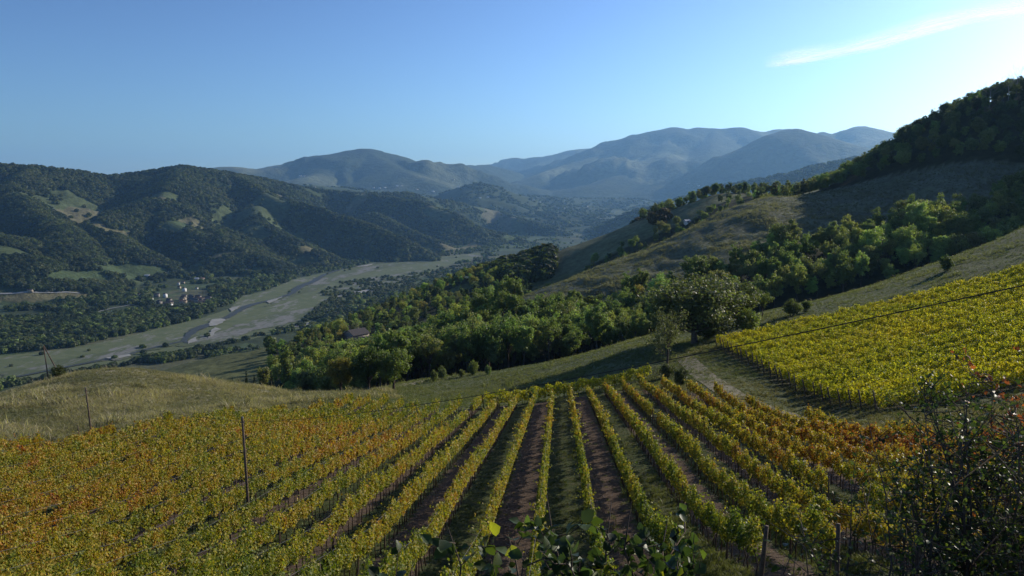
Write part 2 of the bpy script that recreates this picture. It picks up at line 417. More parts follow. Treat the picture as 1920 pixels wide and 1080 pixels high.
def mat_ground():
    m, nt, out = new_mat('hillside_ground')
    g = N(nt, 'ShaderNodeNewGeometry'); pos = g.outputs['Position']
    at = N(nt, 'ShaderNodeAttribute', attribute_name='col').outputs['Color']
    fm = N(nt, 'ShaderNodeAttribute', attribute_name='rows').outputs['Fac']
    sx = N(nt, 'ShaderNodeSeparateXYZ'); nt.links.new(pos, sx.inputs[0])
    X, Y = sx.outputs[0], sx.outputs[1]
    wob = mth(nt, 'MULTIPLY', mth(nt, 'SUBTRACT', noise(nt, pos, 1.1, 6, 0.75), 0.5), 2.4)
    s = mth(nt, 'ADD', mth(nt, 'SUBTRACT', X, mth(nt, 'MULTIPLY', Y, ROW_DX)), 0.9)      # row coordinate, rows at 2.5 k
    s2 = mth(nt, 'ADD', s, wob)
    # alternate alleys: tilled brown / grassed (period 5 m)
    ph = mth(nt, 'PINGPONG', mth(nt, 'ADD', s2, 0.0), 2.5)   # 0..2.5 folded over 5 m
    tri = mth(nt, 'PINGPONG', mth(nt, 'SUBTRACT', s2, 0.0), 5.0)
    md = mth(nt, 'FLOORED_MODULO', s2, 5.0)
    till = mth(nt, 'MULTIPLY', maprange(nt, md, 4.7, 5.0, 1, 0), maprange(nt, md, 2.4, 2.7, 0, 1))
    n1 = noise(nt, pos, 6.0, 6, 0.75); n2 = noise(nt, pos, 1.3, 5, 0.65); n3 = noise(nt, pos, 28.0, 4, 0.8)
    soil = mixc(nt, n1, (0.045, 0.032, 0.024), (0.19, 0.135, 0.098))
    soil = mixc(nt, maprange(nt, n3, 0.62, 0.75, 0, 0.6), soil, (0.16, 0.11, 0.04))
    grass = mixc(nt, n1, (0.022, 0.034, 0.012), (0.105, 0.125, 0.045))
    grass = mixc(nt, maprange(nt, n2, 0.5, 0.75, 0, 0.75), grass, (0.13, 0.10, 0.055))
    alley = mixc(nt, till, grass, soil)
    vary = maprange(nt, n1, 0.25, 0.75, 0.45, 1.55)
    vary2 = maprange(nt, n2, 0.3, 0.7, 0.75, 1.25)
    vary3 = maprange(nt, noise(nt, pos, 0.16, 6, 0.7), 0.3, 0.7, 0.7, 1.3)
    vv = mth(nt, 'MULTIPLY', mth(nt, 'MULTIPLY', vary, vary2), vary3)
    cc = N(nt, 'ShaderNodeCombineColor')
    for i in range(3): nt.links.new(vv, cc.inputs[i])
    base = mixc(nt, 1.0, at, cc.outputs[0], 'MULTIPLY')
    col = mixc(nt, fm, base, alley)
    p = principled(nt, out, col, 0.95, 0.1)
    hgt = mth(nt, 'ADD', mth(nt, 'MULTIPLY', n1, 0.6), mth(nt, 'MULTIPLY', n3, 0.25))
    bump(nt, hgt, 0.9, 0.25, p)
    return m

def mat_terrain(name, s1, s2, bdist, lo=0.6, hi=1.4):
    m, nt, out = new_mat(name)
    g = N(nt, 'ShaderNodeNewGeometry'); pos = g.outputs['Position']
    at = N(nt, 'ShaderNodeAttribute', attribute_name='col').outputs['Color']
    n1 = noise(nt, pos, s1, 5, 0.7); n2 = noise(nt, pos, s2, 5, 0.65)
    vv = mth(nt, 'MULTIPLY', maprange(nt, n1, 0.3, 0.7, lo, hi), maprange(nt, n2, 0.3, 0.7, 0.75, 1.25))
    cc = N(nt, 'ShaderNodeCombineColor')
    for i in range(3): nt.links.new(vv, cc.inputs[i])
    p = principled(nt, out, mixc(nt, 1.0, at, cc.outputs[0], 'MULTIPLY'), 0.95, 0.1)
    bump(nt, n1, 0.9, bdist, p)
    return m

def mat_leaf(name, rough=0.55, transl=0.42, spec=0.3, sat_noise=True, zone=None):
    """leaves: vertex colour 'leafcol' times the colour of this tree ('tcol')"""
    m, nt, out = new_mat(name)
    lc = N(nt, 'ShaderNodeAttribute', attribute_name='leafcol').outputs['Color']
    if zone is None:
        tc = N(nt, 'ShaderNodeAttribute', attribute_name='tcol', attribute_type='INSTANCER').outputs['Color']
        col = mixc(nt, 1.0, lc, tc, 'MULTIPLY')
    else:
        col = zone(nt, lc)
    p = N(nt, 'ShaderNodeBsdfPrincipled')
    nt.links.new(col, p.inputs['Base Color']); p.inputs['Roughness'].default_value = rough; p.inputs['Specular IOR Level'].default_value = spec
    t = N(nt, 'ShaderNodeBsdfTranslucent')
    tcol = mixc(nt, 1.0, col, (1.35, 1.45, 0.6), 'MULTIPLY')
    nt.links.new(tcol, t.inputs[0])
    mx = N(nt, 'ShaderNodeMixShader'); mx.inputs[0].default_value = transl
    nt.links.new(p.outputs[0], mx.inputs[1]); nt.links.new(t.outputs[0], mx.inputs[2])
    nt.links.new(mx.outputs[0], out.inputs[0])
    return m

def zone_main(nt, lc):
    g = N(nt, 'ShaderNodeNewGeometry'); pos = g.outputs['Position']
    sx = N(nt, 'ShaderNodeSeparateXYZ'); nt.links.new(pos, sx.inputs[0])
    n1 = noise(nt, pos, 0.05, 3, 0.6); n2 = noise(nt, pos, 0.35, 4, 0.7); n3 = noise(nt, pos, 1.6, 3, 0.6)
    sp = N(nt, 'ShaderNodeSeparateColor'); nt.links.new(lc, sp.inputs[0])
    r = sp.outputs[0]                       # per leaf random
    v = mth(nt, 'ADD', mth(nt, 'ADD', mth(nt, 'MULTIPLY', n1, 1.3), -0.2), mth(nt, 'ADD', mth(nt, 'MULTIPLY', n2, 1.0), mth(nt, 'MULTIPLY', n3, 0.7)))
    v = mth(nt, 'ADD', v, mth(nt, 'MULTIPLY', mth(nt, 'SUBTRACT', r, 0.5), 0.46))
    # warmer to the left of the field and to the right of the alleys
    v = mth(nt, 'ADD', v, maprange(nt, sx.outputs[0], -8, -22, 0, 0.11))
    v = mth(nt, 'ADD', v, maprange(nt, sx.outputs[0], 4, 12, 0, 0.17))
    cr = N(nt, 'ShaderNodeValToRGB'); el = cr.color_ramp.elements
    stops = [(0.28, (0.045, 0.080, 0.016)), (0.42, (0.115, 0.155, 0.020)), (0.50, (0.24, 0.24, 0.030)), (0.58, (0.37, 0.29, 0.034)), (0.67, (0.37, 0.20, 0.030)), (0.76, (0.34, 0.085, 0.022)), (0.85, (0.22, 0.035, 0.018))]
    el[0].position, el[0].color = stops[0][0], (*stops[0][1], 1)
    el[1].position, el[1].color = stops[-1][0], (*stops[-1][1], 1)
    for pz, c in stops[1:-1]:
        e = el.new(pz); e.color = (*c, 1)
    nt.links.new(mth(nt, 'MULTIPLY', v, 0.40), cr.inputs[0])
    br = N(nt, 'ShaderNodeCombineColor')
    for i in range(3): nt.links.new(maprange(nt, sp.outputs[1], 0, 1, 0.55, 1.25), br.inputs[i])
    return mixc(nt, 1.0, cr.outputs[0], br.outputs[0], 'MULTIPLY')

def zone_right(nt, lc):
    g = N(nt, 'ShaderNodeNewGeometry'); pos = g.outputs['Position']
    n1 = noise(nt, pos, 0.06, 3, 0.6); n2 = noise(nt, pos, 0.5, 4, 0.7)
    sp = N(nt, 'ShaderNodeSeparateColor'); nt.links.new(lc, sp.inputs[0])
    v = mth(nt, 'ADD', mth(nt, 'ADD', mth(nt, 'MULTIPLY', n1, 0.9), mth(nt, 'MULTIPLY', n2, 0.9)), mth(nt, 'MULTIPLY', sp.outputs[0], 0.5))
    cr = N(nt, 'ShaderNodeValToRGB'); el = cr.color_ramp.elements
    stops = [(0.30, (0.09, 0.13, 0.018)), (0.43, (0.27, 0.29, 0.024)), (0.55, (0.48, 0.43, 0.032)), (0.75, (0.55, 0.40, 0.033))]
    el[0].position, el[0].color = stops[0][0], (*stops[0][1], 1)
    el[1].position, el[1].color = stops[-1][0], (*stops[-1][1], 1)
    for pz, c in stops[1:-1]:
        e = el.new(pz); e.color = (*c, 1)
    nt.links.new(mth(nt, 'MULTIPLY', v, 0.47), cr.inputs[0])
    br = N(nt, 'ShaderNodeCombineColor')
    for i in range(3): nt.links.new(maprange(nt, sp.outputs[1], 0, 1, 0.6, 1.2), br.inputs[i])
    return mixc(nt, 1.0, cr.outputs[0], br.outputs[0], 'MULTIPLY')

def mat_simple(name, c1, c2, scale=8.0, rough=0.9, bd=0.0, spec=0.2, detail=4):
    m, nt, out = new_mat(name)
    tc = N(nt, 'ShaderNodeTexCoord').outputs['Object']
    n1 = noise(nt, tc, scale, detail, 0.65)
    p = principled(nt, out, mixc(nt, maprange(nt, n1, 0.3, 0.7, 0, 1), c1, c2), rough, spec)
    if bd: bump(nt, n1, 0.7, bd, p)
    return m

M_GROUND = mat_ground()
M_MID = mat_terrain('hill_grass', 0.22, 0.035, 0.6)
M_VAL = mat_terrain('valley_land', 0.05, 0.012, 2.0)
M_HILL = mat_terrain('wooded_slope', 0.06, 0.008, 6.0, 0.55, 1.45)
M_MTN = mat_terrain('mountain_slope', 0.011, 0.002, 40.0, 0.55, 1.45)
M_LEAF = mat_leaf('leaves', transl=0.45)
M_VINE = mat_leaf('vine_leaves', transl=0.40, spec=0.25, zone=zone_main)
M_VINE2 = mat_leaf('vine_leaves_yellow', transl=0.48, spec=0.25, zone=zone_right)
M_GLOSS = mat_leaf('glossy_leaves', rough=0.45, transl=0.35, spec=0.25)
M_BARK = mat_simple('bark', (0.045, 0.034, 0.026), (0.14, 0.11, 0.085), 6, 0.95, 0.02)
M_PALEBARK = mat_simple('pale_bark', (0.20, 0.18, 0.15), (0.34, 0.31, 0.27), 6, 0.95, 0.02)
M_VTRUNK = mat_simple('vine_wood', (0.05, 0.035, 0.025), (0.12, 0.09, 0.06), 20, 0.95, 0.01)
M_POST = mat_simple('weathered_post', (0.06, 0.045, 0.035), (0.17, 0.12, 0.085), 14, 0.9, 0.01)
M_RUST = mat_simple('rusty_post', (0.10, 0.035, 0.018), (0.20, 0.085, 0.04), 14, 0.9, 0.01)
M_WIRE = mat_simple('wire', (0.10, 0.10, 0.10), (0.16, 0.15, 0.14), 10, 0.6, 0)
M_CABLE = mat_simple('cable_rubber', (0.025, 0.022, 0.020), (0.05, 0.045, 0.04), 10, 0.7, 0)
M_TRACK = mat_simple('dirt', (0.11, 0.105, 0.06), (0.27, 0.23, 0.155), 1.5, 0.95, 0.05, detail=8)
def mat_bed(name, a, b_, c, s1, s2, lo, hi):
    m, nt, out = new_mat(name)
    tc = N(nt, 'ShaderNodeTexCoord').outputs['Object']
    mp = N(nt, 'ShaderNodeMapping'); nt.links.new(tc, mp.inputs[0]); mp.inputs['Rotation'].default_value = (0, 0, 0.55); mp.inputs['Scale'].default_value = (1.0, 0.35, 1.0)
    n1 = noise(nt, mp.outputs[0], s1, 8, 0.72); n2 = noise(nt, tc, s2, 6, 0.75)
    base = mixc(nt, maprange(nt, n2, 0.35, 0.65, 0, 1), a, b_)
    principled(nt, out, mixc(nt, maprange(nt, n1, lo, hi, 0, 1), base, c), 0.95, 0.1)
    return m
M_GRAVEL = mat_bed('river_gravel', (0.13, 0.132, 0.12), (0.22, 0.22, 0.20), (0.09, 0.108, 0.055), 0.022, 0.08, 0.42, 0.50)
M_SHINGLE = mat_simple('dry_shingle', (0.20, 0.20, 0.18), (0.33, 0.325, 0.30), 0.05, 0.95, 0.3)
M_FLAT = mat_bed('bed_grass', (0.085, 0.11, 0.050), (0.135, 0.15, 0.08), (0.19, 0.19, 0.17), 0.018, 0.05, 0.56, 0.62)
M_ROAD = mat_simple('road', (0.22, 0.22, 0.22), (0.30, 0.30, 0.29), 0.05, 0.9)
def mat_water():
    m, nt, out = new_mat('river_water')
    tc = N(nt, 'ShaderNodeTexCoord').outputs['Object']
    p = principled(nt, out, (0.055, 0.062, 0.056), 0.6, 0.15)
    bump(nt, noise(nt, tc, 0.15, 5, 0.7), 0.5, 0.5, p)
    return m
M_WATER = mat_water()
M_WALLW = mat_simple('white_render', (0.62, 0.60, 0.55), (0.76, 0.74, 0.70), 0.6)
M_WALLO = mat_simple('ochre_render', (0.34, 0.28, 0.20), (0.46, 0.38, 0.28), 0.6)
M_WALLS = mat_simple('stone_wall', (0.16, 0.14, 0.12), (0.30, 0.27, 0.23), 1.5)
M_ROOF = mat_simple('clay_tiles', (0.10, 0.060, 0.045), (0.19, 0.12, 0.09), 2.0)
M_ROOFG = mat_simple('grey_roof', (0.045, 0.042, 0.045), (0.08, 0.072, 0.075), 2.0)
M_ROOFW = mat_simple('pale_metal_roof', (0.50, 0.52, 0.54), (0.66, 0.67, 0.68), 1.0, 0.5)
M_WIN = mat_simple('window_dark', (0.015, 0.018, 0.022), (0.03, 0.035, 0.04), 1.0, 0.2)

# ------------------------------------------------------------------ mesh helpers
def tag(o, label=None, cat=None, group=None, kind=None):
    if label: o['label'] = label
    if cat: o['category'] = cat
    if group: o['group'] = group
    if kind: o['kind'] = kind
    return o
def mesh_from(name, V, F, mat=None, attrs=None, smooth=False):
    """V (n,3) array, F (m,4) or (m,3) array"""
    V = np.asarray(V, np.float32); F = np.asarray(F, np.int32)
    me = bpy.data.meshes.new(name)
    me.vertices.add(len(V)); me.vertices.foreach_set('co', V.ravel())
    k = F.shape[1]
    me.loops.add(F.size); me.loops.foreach_set('vertex_index', F.ravel())
    me.polygons.add(len(F)); me.polygons.foreach_set('loop_start', np.arange(0, F.size, k, dtype=np.int32))
    me.polygons.foreach_set('loop_total', np.full(len(F), k, np.int32))
    if smooth: me.polygons.foreach_set('use_smooth', np.ones(len(F), bool))
    if attrs:
        for an, (ty, dom, arr) in attrs.items():
            a = me.attributes.new(an, ty, dom)
            a.data.foreach_set('color' if 'COLOR' in ty else ('vector' if ty == 'FLOAT_VECTOR' else 'value'), np.asarray(arr, np.float32).ravel())
    if mat: me.materials.append(mat)
    me.update(calc_edges=True); me.validate()
    return me
def link(name, me, parent=None, loc=None):
    o = bpy.data.objects.new(name, me); COL.objects.link(o)
    if parent: o.parent = parent
    if loc is not None: o.location = loc
    return o
def empty(name, loc, rz=0.0):
    o = bpy.data.objects.new(name, None); COL.objects.link(o)
    o.location = loc; o.rotation_euler = (0, 0, rz); o.empty_display_size = 0.3
    return o

class MB:
    """collects tubes and boxes into one mesh (quads)"""
    def __init__(s): s.V = []; s.F = []; s.n = 0
    def tube(s, pts, rad, sides=6, cap=True):
        pts = [np.array(p, float) for p in pts]
        rad = list(rad) if hasattr(rad, '__len__') else [rad] * len(pts)
        base = s.n
        for i, p in enumerate(pts):
            a = pts[max(i - 1, 0)]; b = pts[min(i + 1, len(pts) - 1)]
            t = b - a; t /= np.linalg.norm(t) + 1e-9
            up = np.array([0, 0, 1.0]) if abs(t[2]) < 0.9 else np.array([1.0, 0, 0])
            e1 = np.cross(t, up); e1 /= np.linalg.norm(e1); e2 = np.cross(t, e1)
            for k in range(sides):
                w = 2 * math.pi * k / sides
                s.V.append(p + rad[i] * (math.cos(w) * e1 + math.sin(w) * e2))
        for i in range(len(pts) - 1):
            for k in range(sides):
                k2 = (k + 1) % sides
                s.F.append((base + i * sides + k, base + i * sides + k2, base + (i + 1) * sides + k2, base + (i + 1) * sides + k))
        s.n = len(s.V)
        if cap and sides == 4:
            s.F.append((s.n - 4, s.n - 3, s.n - 2, s.n - 1))
        elif cap:
            s.V.append(pts[-1]); c = s.n; s.n += 1
            for k in range(0, sides, 2):
                s.F.append((c - sides + k, c - sides + (k + 1) % sides, c - sides + (k + 2) % sides, c))
        return s
    def box(s, cx, cy, cz, sx, sy, sz, rz=0.0):
        b = s.n; c, si = math.cos(rz), math.sin(rz)
        for z in (-0.5, 0.5):
            for x, y in ((-.5, -.5), (.5, -.5), (.5, .5), (-.5, .5)):
                X, Y = x * sx, y * sy
                s.V.append((cx + X * c - Y * si, cy + X * si + Y * c, cz + z * sz))
        s.F += [(b, b + 3, b + 2, b + 1), (b + 4, b + 5, b + 6, b + 7)] + [(b + i, b + (i + 1) % 4, b + 4 + (i + 1) % 4, b + 4 + i) for i in range(4)]
        s.n += 8
        return s
    def quad(s, a, b, c, d):
        s.V += [a, b, c, d]; s.F.append((s.n, s.n + 1, s.n + 2, s.n + 3)); s.n += 4
        return s
    def mesh(s, name, mat, smooth=False): return mesh_from(name, s.V, s.F, mat, None, smooth)

def cards(P, size, col, rng, normals=None, tilt=0.8, aspect=1.3, fold=0.0):
    """leaf shaped quads (a kite) at points P; returns V, F, colours per vertex"""
    n = len(P); size = np.broadcast_to(size, (n,))
    r = rng.normal(size=(n, 3))
    nn = r if normals is None else normals + tilt * r
    nn /= np.linalg.norm(nn, axis=1, keepdims=True) + 1e-9
    t = np.cross(nn, rng.normal(size=(n, 3))); t /= np.linalg.norm(t, axis=1, keepdims=True) + 1e-9
    b = np.cross(nn, t)
    h = size[:, None] * 0.5
    V = np.stack([P - t * h * aspect, P - b * h * 0.85 - t * h * 0.15 + nn * h * fold, P + t * h * aspect, P + b * h * 0.85 - t * h * 0.15 + nn * h * fold], 1).reshape(-1, 3)
    F = np.arange(4 * n).reshape(n, 4)
    C = np.repeat(np.concatenate([col, np.ones((n, 1))], 1), 4, 0)
    return V, F, C

# ------------------------------------------------------------------ terrain meshes
def terrain_colours():
    X, Y = GX, GY
    C = np.zeros(X.shape + (3,))
    rows = np.zeros(X.shape)
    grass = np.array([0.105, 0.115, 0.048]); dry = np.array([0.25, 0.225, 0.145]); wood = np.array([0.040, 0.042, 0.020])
    near = KIND == 0
    C[:] = grass
    nz = fbm(X / 25, Y / 25, 4, 91)
    # mound: dry grass
    q = in_ud(X, Y, [(-600, 55), (-150, 64), (0, 69), (200, 77), (330, 85), (500, 99), (640, 113), (700, 150), (640, 230), (-600, 230)])
    w = q * np.clip(0.55 + 0.45 * (fbm(X / 7, Y / 7, 4, 92) + nz) * 1.6, 0, 1)
    C = C + (dry - C) * w[..., None]
    # bare spur: greyish dry grass
    q = in_ud(X, Y, [(960, 330), (1100, 296), (1250, 296), (1500, 318), (1700, 330), (1920, 343), (2300, 352), (2300, 400), (1920, 402), (1700, 430), (1450, 470), (1330, 440), (1200, 410), (960, 350)])
    er = ridged(X / 30 + Y / 60, Y / 30, 4, 17)
    w = q * np.clip(0.55 + 0.7 * (er - 0.4), 0, 1)
    C = C + (np.array([0.15, 0.155, 0.11]) - C) * w[..., None]
    q = in_ud(X, Y, [(1040, 640), (1500, 600), (1500, 700), (1200, 715), (1050, 765)])
    C = np.where(q[..., None], np.array([0.14, 0.15, 0.075]), C)
    # gentle dead grass at the foot of the strip
    q = in_ud(X, Y, [(640, 140), (900, 190), (1000, 196), (800, 204), (640, 204)])
    w = q * np.clip(0.5 + nz, 0, 1)
    C = C + (dry * 1.1 - C) * w[..., None]
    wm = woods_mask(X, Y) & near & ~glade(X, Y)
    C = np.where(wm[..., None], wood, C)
    q = (Y < 12)
    C = np.where((q & near)[..., None], np.array([0.06, 0.065, 0.03]), C)
    rows = inpoly(X, Y, MAIN_POLY).astype(float)
    rv = inpoly(X, Y, RV_POLY)
    C = np.where(rv[..., None], np.array([0.075, 0.072, 0.035]), C)
    # beyond 1 km on the near side
    q = near & (Y > 800)
    C = np.where(q[..., None], np.array([0.055, 0.065, 0.030]), C)
    # valley floor mosaic
    fl = KIND == 1
    cell = _hash(np.floor(X / 170 + 0.35 * Y / 170 + 0.4 * nz), np.floor(Y / 230 - 0.2 * X / 230), 5)
    fcol = np.where(cell[..., None] < 0.35, np.array([0.06, 0.085, 0.038]), np.where(cell[..., None] < 0.55, np.array([0.095, 0.10, 0.055]), np.array([0.045, 0.060, 0.028])))
    C = np.where(fl[..., None], fcol, C)
    # hills
    hl = (KIND == 2) | (KIND == 3)
    wn = fbm(X / 260, Y / 260, 4, 65)
    hc = np.array([0.040, 0.056, 0.022]) + np.clip(wn - 0.5, 0, 1)[..., None] * np.array([0.10, 0.12, 0.05])
    C = np.where(hl[..., None], hc, C)
    hf = (KIND == 2) & hill_fields(X, Y, Z)
    fc = np.where((_hash(np.floor(X / 210), np.floor(Y / 260), 44) < 0.55)[..., None], np.array([0.072, 0.092, 0.040]), np.array([0.115, 0.11, 0.062]))
    C = np.where(hf[..., None], fc, C)
    md = KIND == 3
    cell = _hash(np.floor(X / 260 + wn), np.floor(Y / 420 + wn), 9)
    C = np.where((md & (cell < 0.3) & (Z < -60))[..., None], np.array([0.10, 0.12, 0.06]), C)
    mn = KIND == 4
    wn2 = fbm(X / 900, Y / 900, 5, 66)
    mc = np.array([0.040, 0.055, 0.026]) + np.clip(wn2 - 0.02, 0, 1)[..., None] * np.array([0.20, 0.19, 0.11])
    C = np.where(mn[..., None], mc, C)
    return C, rows

FIELD_POLYS = [([hit(u, v, 1200)[:2] for u, v in pl], k) for pl, k in FIELDS_PX]
# flatten the bed of the river
inbed = inpoly(GX, GY, BED) & (KIND == 1)
Z[inbed] = FLOOR
TC, TROWS = terrain_colours()
for pl, k in FIELD_POLYS:
    q = inpoly(GX, GY, pl) & (KIND > 0)
    TC[q] = (0.060, 0.085, 0.036) if k == 0 else (0.13, 0.12, 0.062)
TC[inbed] = (0.11, 0.125, 0.065)

def build_terrain():
    nR, nC = GX.shape
    idx = np.arange(nR * nC).reshape(nR, nC)
    F = np.stack([idx[:-1, :-1], idx[:-1, 1:], idx[1:, 1:], idx[1:, :-1]], -1).reshape(-1, 4)
    bf = (inbed[:-1, :-1] & inbed[1:, 1:]).reshape(-1); kf = KIND[:-1, :-1].reshape(-1); yf = GY[:-1, :-1].reshape(-1)
    V = np.stack([GX, GY, Z], -1).reshape(-1, 3)
    C = np.concatenate([TC, np.ones(TC.shape[:2] + (1,))], -1).reshape(-1, 4)
    R = TROWS.reshape(-1)
    for name, m, mat, lab in (
            ('ground', (kf == 0) & (yf < 205), M_GROUND, None),
            ('hillside', (kf == 0) & (yf >= 205), M_MID, None),
            ('river_bed', bf, M_FLAT, None),
            ('valley_floor', (kf == 1) & ~bf, M_VAL, None),
            ('hills', kf == 2, M_HILL, None),
            ('low_hills', kf == 3, M_HILL, None),
            ('mountains', kf == 4, M_MTN, None)):
        f = F[m]; used = np.unique(f); remap = np.full(len(V), -1); remap[used] = np.arange(len(used))
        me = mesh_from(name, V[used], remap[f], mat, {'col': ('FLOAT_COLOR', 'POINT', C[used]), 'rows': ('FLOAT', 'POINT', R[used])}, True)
        tag(link(name, me), kind='structure')
build_terrain()

HZ = mat = None
m_, nt_, out_ = new_mat('haze_air')
pv = nt_.nodes.new('ShaderNodeVolumePrincipled')
pv.inputs['Color'].default_value = (0.30, 0.60, 1.0, 1)
pv.inputs['Density'].default_value = 3.5e-5
pv.inputs['Anisotropy'].default_value = 0.35
nt_.links.new(pv.outputs[0], out_.inputs['Volume'])
b = MB(); b.box(0, 16500, 700, 64000, 34000, 2200)
tag(link('haze', b.mesh('haze', m_)), kind='stuff')

# ------------------------------------------------------------------ valley floor: bed, channels, roads
def sheet(name, poly, z, mat, edge=0.0, seed=0, kind='structure', label=None, cat=None):
    """flat polygon lying on the valley floor with a ragged outline"""
    rs = np.random.default_rng(seed); P = []
    n = len(poly)
    for i in range(n):
        a = np.array(poly[i]); b = np.array(poly[(i + 1) % n]); L = np.hypot(*(b - a)); k = max(2, int(L / 5))
        for j in range(k):
            P.append(a + (b - a) * j / k)
    P = np.array(P)
    if edge:
        P = P + edge * 1.6 * np.stack([fbm(P[:, 0] / 30, P[:, 1] / 30, 4, seed, 0.65), fbm(P[:, 0] / 30, P[:, 1] / 30, 4, seed + 5, 0.65)], 1)
    me = bpy.data.meshes.new(name)
    me.from_pydata([(p[0], p[1], z) for p in P], [], [list(range(len(P)))])
    me.materials.append(mat); me.update()
    o = link(name, me)
    if o.data.polygons[0].normal.z < 0: o.data.flip_normals()
    return tag(o, label, cat, kind=kind)
def ribbon(name, pts, widths, z, mat, edge=0, seed=0, follow=None, step=9.0, lift=0.0):
    """a strip along a centre line; follow=True drapes it on the terrain"""
    Q = []; W = []
    for i in range(len(pts) - 1):
        a, b = np.array(pts[i], float), np.array(pts[i + 1], float); k = max(2, int(np.hypot(*(b - a)) / step))
        for j in range(k):
            Q.append(a + (b - a) * j / k); W.append(widths[i] + (widths[i + 1] - widths[i]) * j / k)
    Q.append(np.array(pts[-1], float)); W.append(widths[-1])
    Q = np.array(Q); W = np.array(W)
    for _ in range(3): Q[1:-1] = (Q[:-2] + 2 * Q[1:-1] + Q[2:]) / 4
    T = np.gradient(Q, axis=0); T /= np.linalg.norm(T, axis=1, keepdims=True); Nn = np.stack([-T[:, 1], T[:, 0]], 1)
    cols = 7 if follow else 2
    V = []; 
    for c in range(cols):
        s = c / (cols - 1) - 0.5
        wl = W * (1 + (edge * fbm(Q[:, 0] / 12 + c * 3, Q[:, 1] / 12, 3, seed + (c > cols / 2)) if c in (0, cols - 1) else 0))
        p = Q + Nn * (s * wl)[:, None]
        zz = H(p[:, 0], p[:, 1]) + lift if follow else np.full(len(p), z)
        V.append(np.stack([p[:, 0], p[:, 1], zz], 1))
    V = np.stack(V, 1).reshape(-1, 3); n = len(Q)
    F = [(i * cols + c, (i + 1) * cols + c, (i + 1) * cols + c + 1, i * cols + c + 1) for i in range(n - 1) for c in range(cols - 1)]
    F = np.array(F)[:, ::-1]
    me = mesh_from(name, V, F, mat, None, True)
    return tag(link(name, me), kind='structure')

for i, pl in enumerate([
        [(610, 516), (700, 498), (800, 489), (800, 491), (720, 503), (630, 524), (590, 545), (560, 552), (520, 568), (480, 580), (560, 548), (580, 535)],
        [(520, 588), (600, 575), (610, 592), (560, 603), (470, 622), (440, 636), (380, 648), (330, 652), (340, 640), (420, 618)],
        [(0, 700), (120, 676), (230, 655), (330, 634), (370, 626), (380, 640), (300, 655), (200, 676), (90, 696), (0, 712)],
        [(195, 671), (250, 662), (256, 668), (215, 677)],
        [(620, 540), (700, 520), (790, 505), (800, 512), (740, 530), (650, 552)]]):
    sheet('gravel_bank', fpoly(pl), FLOOR + 0.7 + 0.07 * i, M_GRAVEL, 9, 20 + i)
ribbon('river', [floor_pt(u, v) for u, v in [(900, 479), (800, 487), (700, 495), (640, 505), (607, 516), (590, 527), (560, 539), (545, 552), (515, 562), (480, 570), (462, 575), (440, 588), (425, 596), (405, 605), (380, 613), (360, 622), (345, 640), (350, 644)]],
       [6, 7, 9, 12, 16, 22, 24, 15, 12, 16, 20, 16, 15, 18, 24, 18, 8, 6], FLOOR + 1.3, M_WATER, 0.5, 4)
ribbon('river_arm', [floor_pt(u, v) for u, v in [(345, 640), (300, 650), (230, 668), (150, 684), (60, 702), (-40, 722)]], [8, 10, 7, 9, 8, 8], FLOOR + 1.25, M_WATER, 0.5, 9)
for i, pl in enumerate([[(395, 600), (415, 598), (421, 602), (408, 611), (394, 613)], [(405, 615), (415, 618), (400, 630), (390, 636), (388, 630)], 
                        [(665, 501), (700, 495), (690, 500)], [(196, 672), (240, 665), (243, 668), (212, 676)], [(540, 612), (590, 604), (588, 608), (545, 617)], [(660, 548), (712, 541), (700, 547), (665, 553)], [(430, 580), (450, 574), (446, 580), (434, 586)],
                        [(350, 640), (372, 632), (368, 640), (355, 646)], [(500, 566), (530, 557), (520, 564), (505, 570)]]):
    sheet('dry_shingle_bar', fpoly(pl), FLOOR + 1.6, M_SHINGLE, 4, 60 + i)
def hits(l, lo=1000): return [hit(u, v, lo)[:2] for u, v in l]
ribbon('valley_road', hits([(0, 552), (50, 551), (100, 549), (150, 551)]), [6] * 4, 0, M_ROAD, 0, 1, True, 20, 1.6)
ribbon('village_road', hits([(175, 588), (205, 580), (235, 575), (262, 570)]), [5] * 4, 0, M_ROAD, 0, 1, True, 20, 1.6)

# dirt track between the two vineyards
TRACK = [hit(u, v, 50)[:2] for u, v in [(1285, 668), (1300, 690), (1325, 712), (1380, 745), (1440, 768), (1500, 786), (1570, 803), (1640, 816), (1720, 828), (1800, 842), (1900, 862)]]
ribbon('dirt_track', TRACK, [3.0] * len(TRACK), 0, M_TRACK, 0.35, 2, True, 0.8, 0.06)

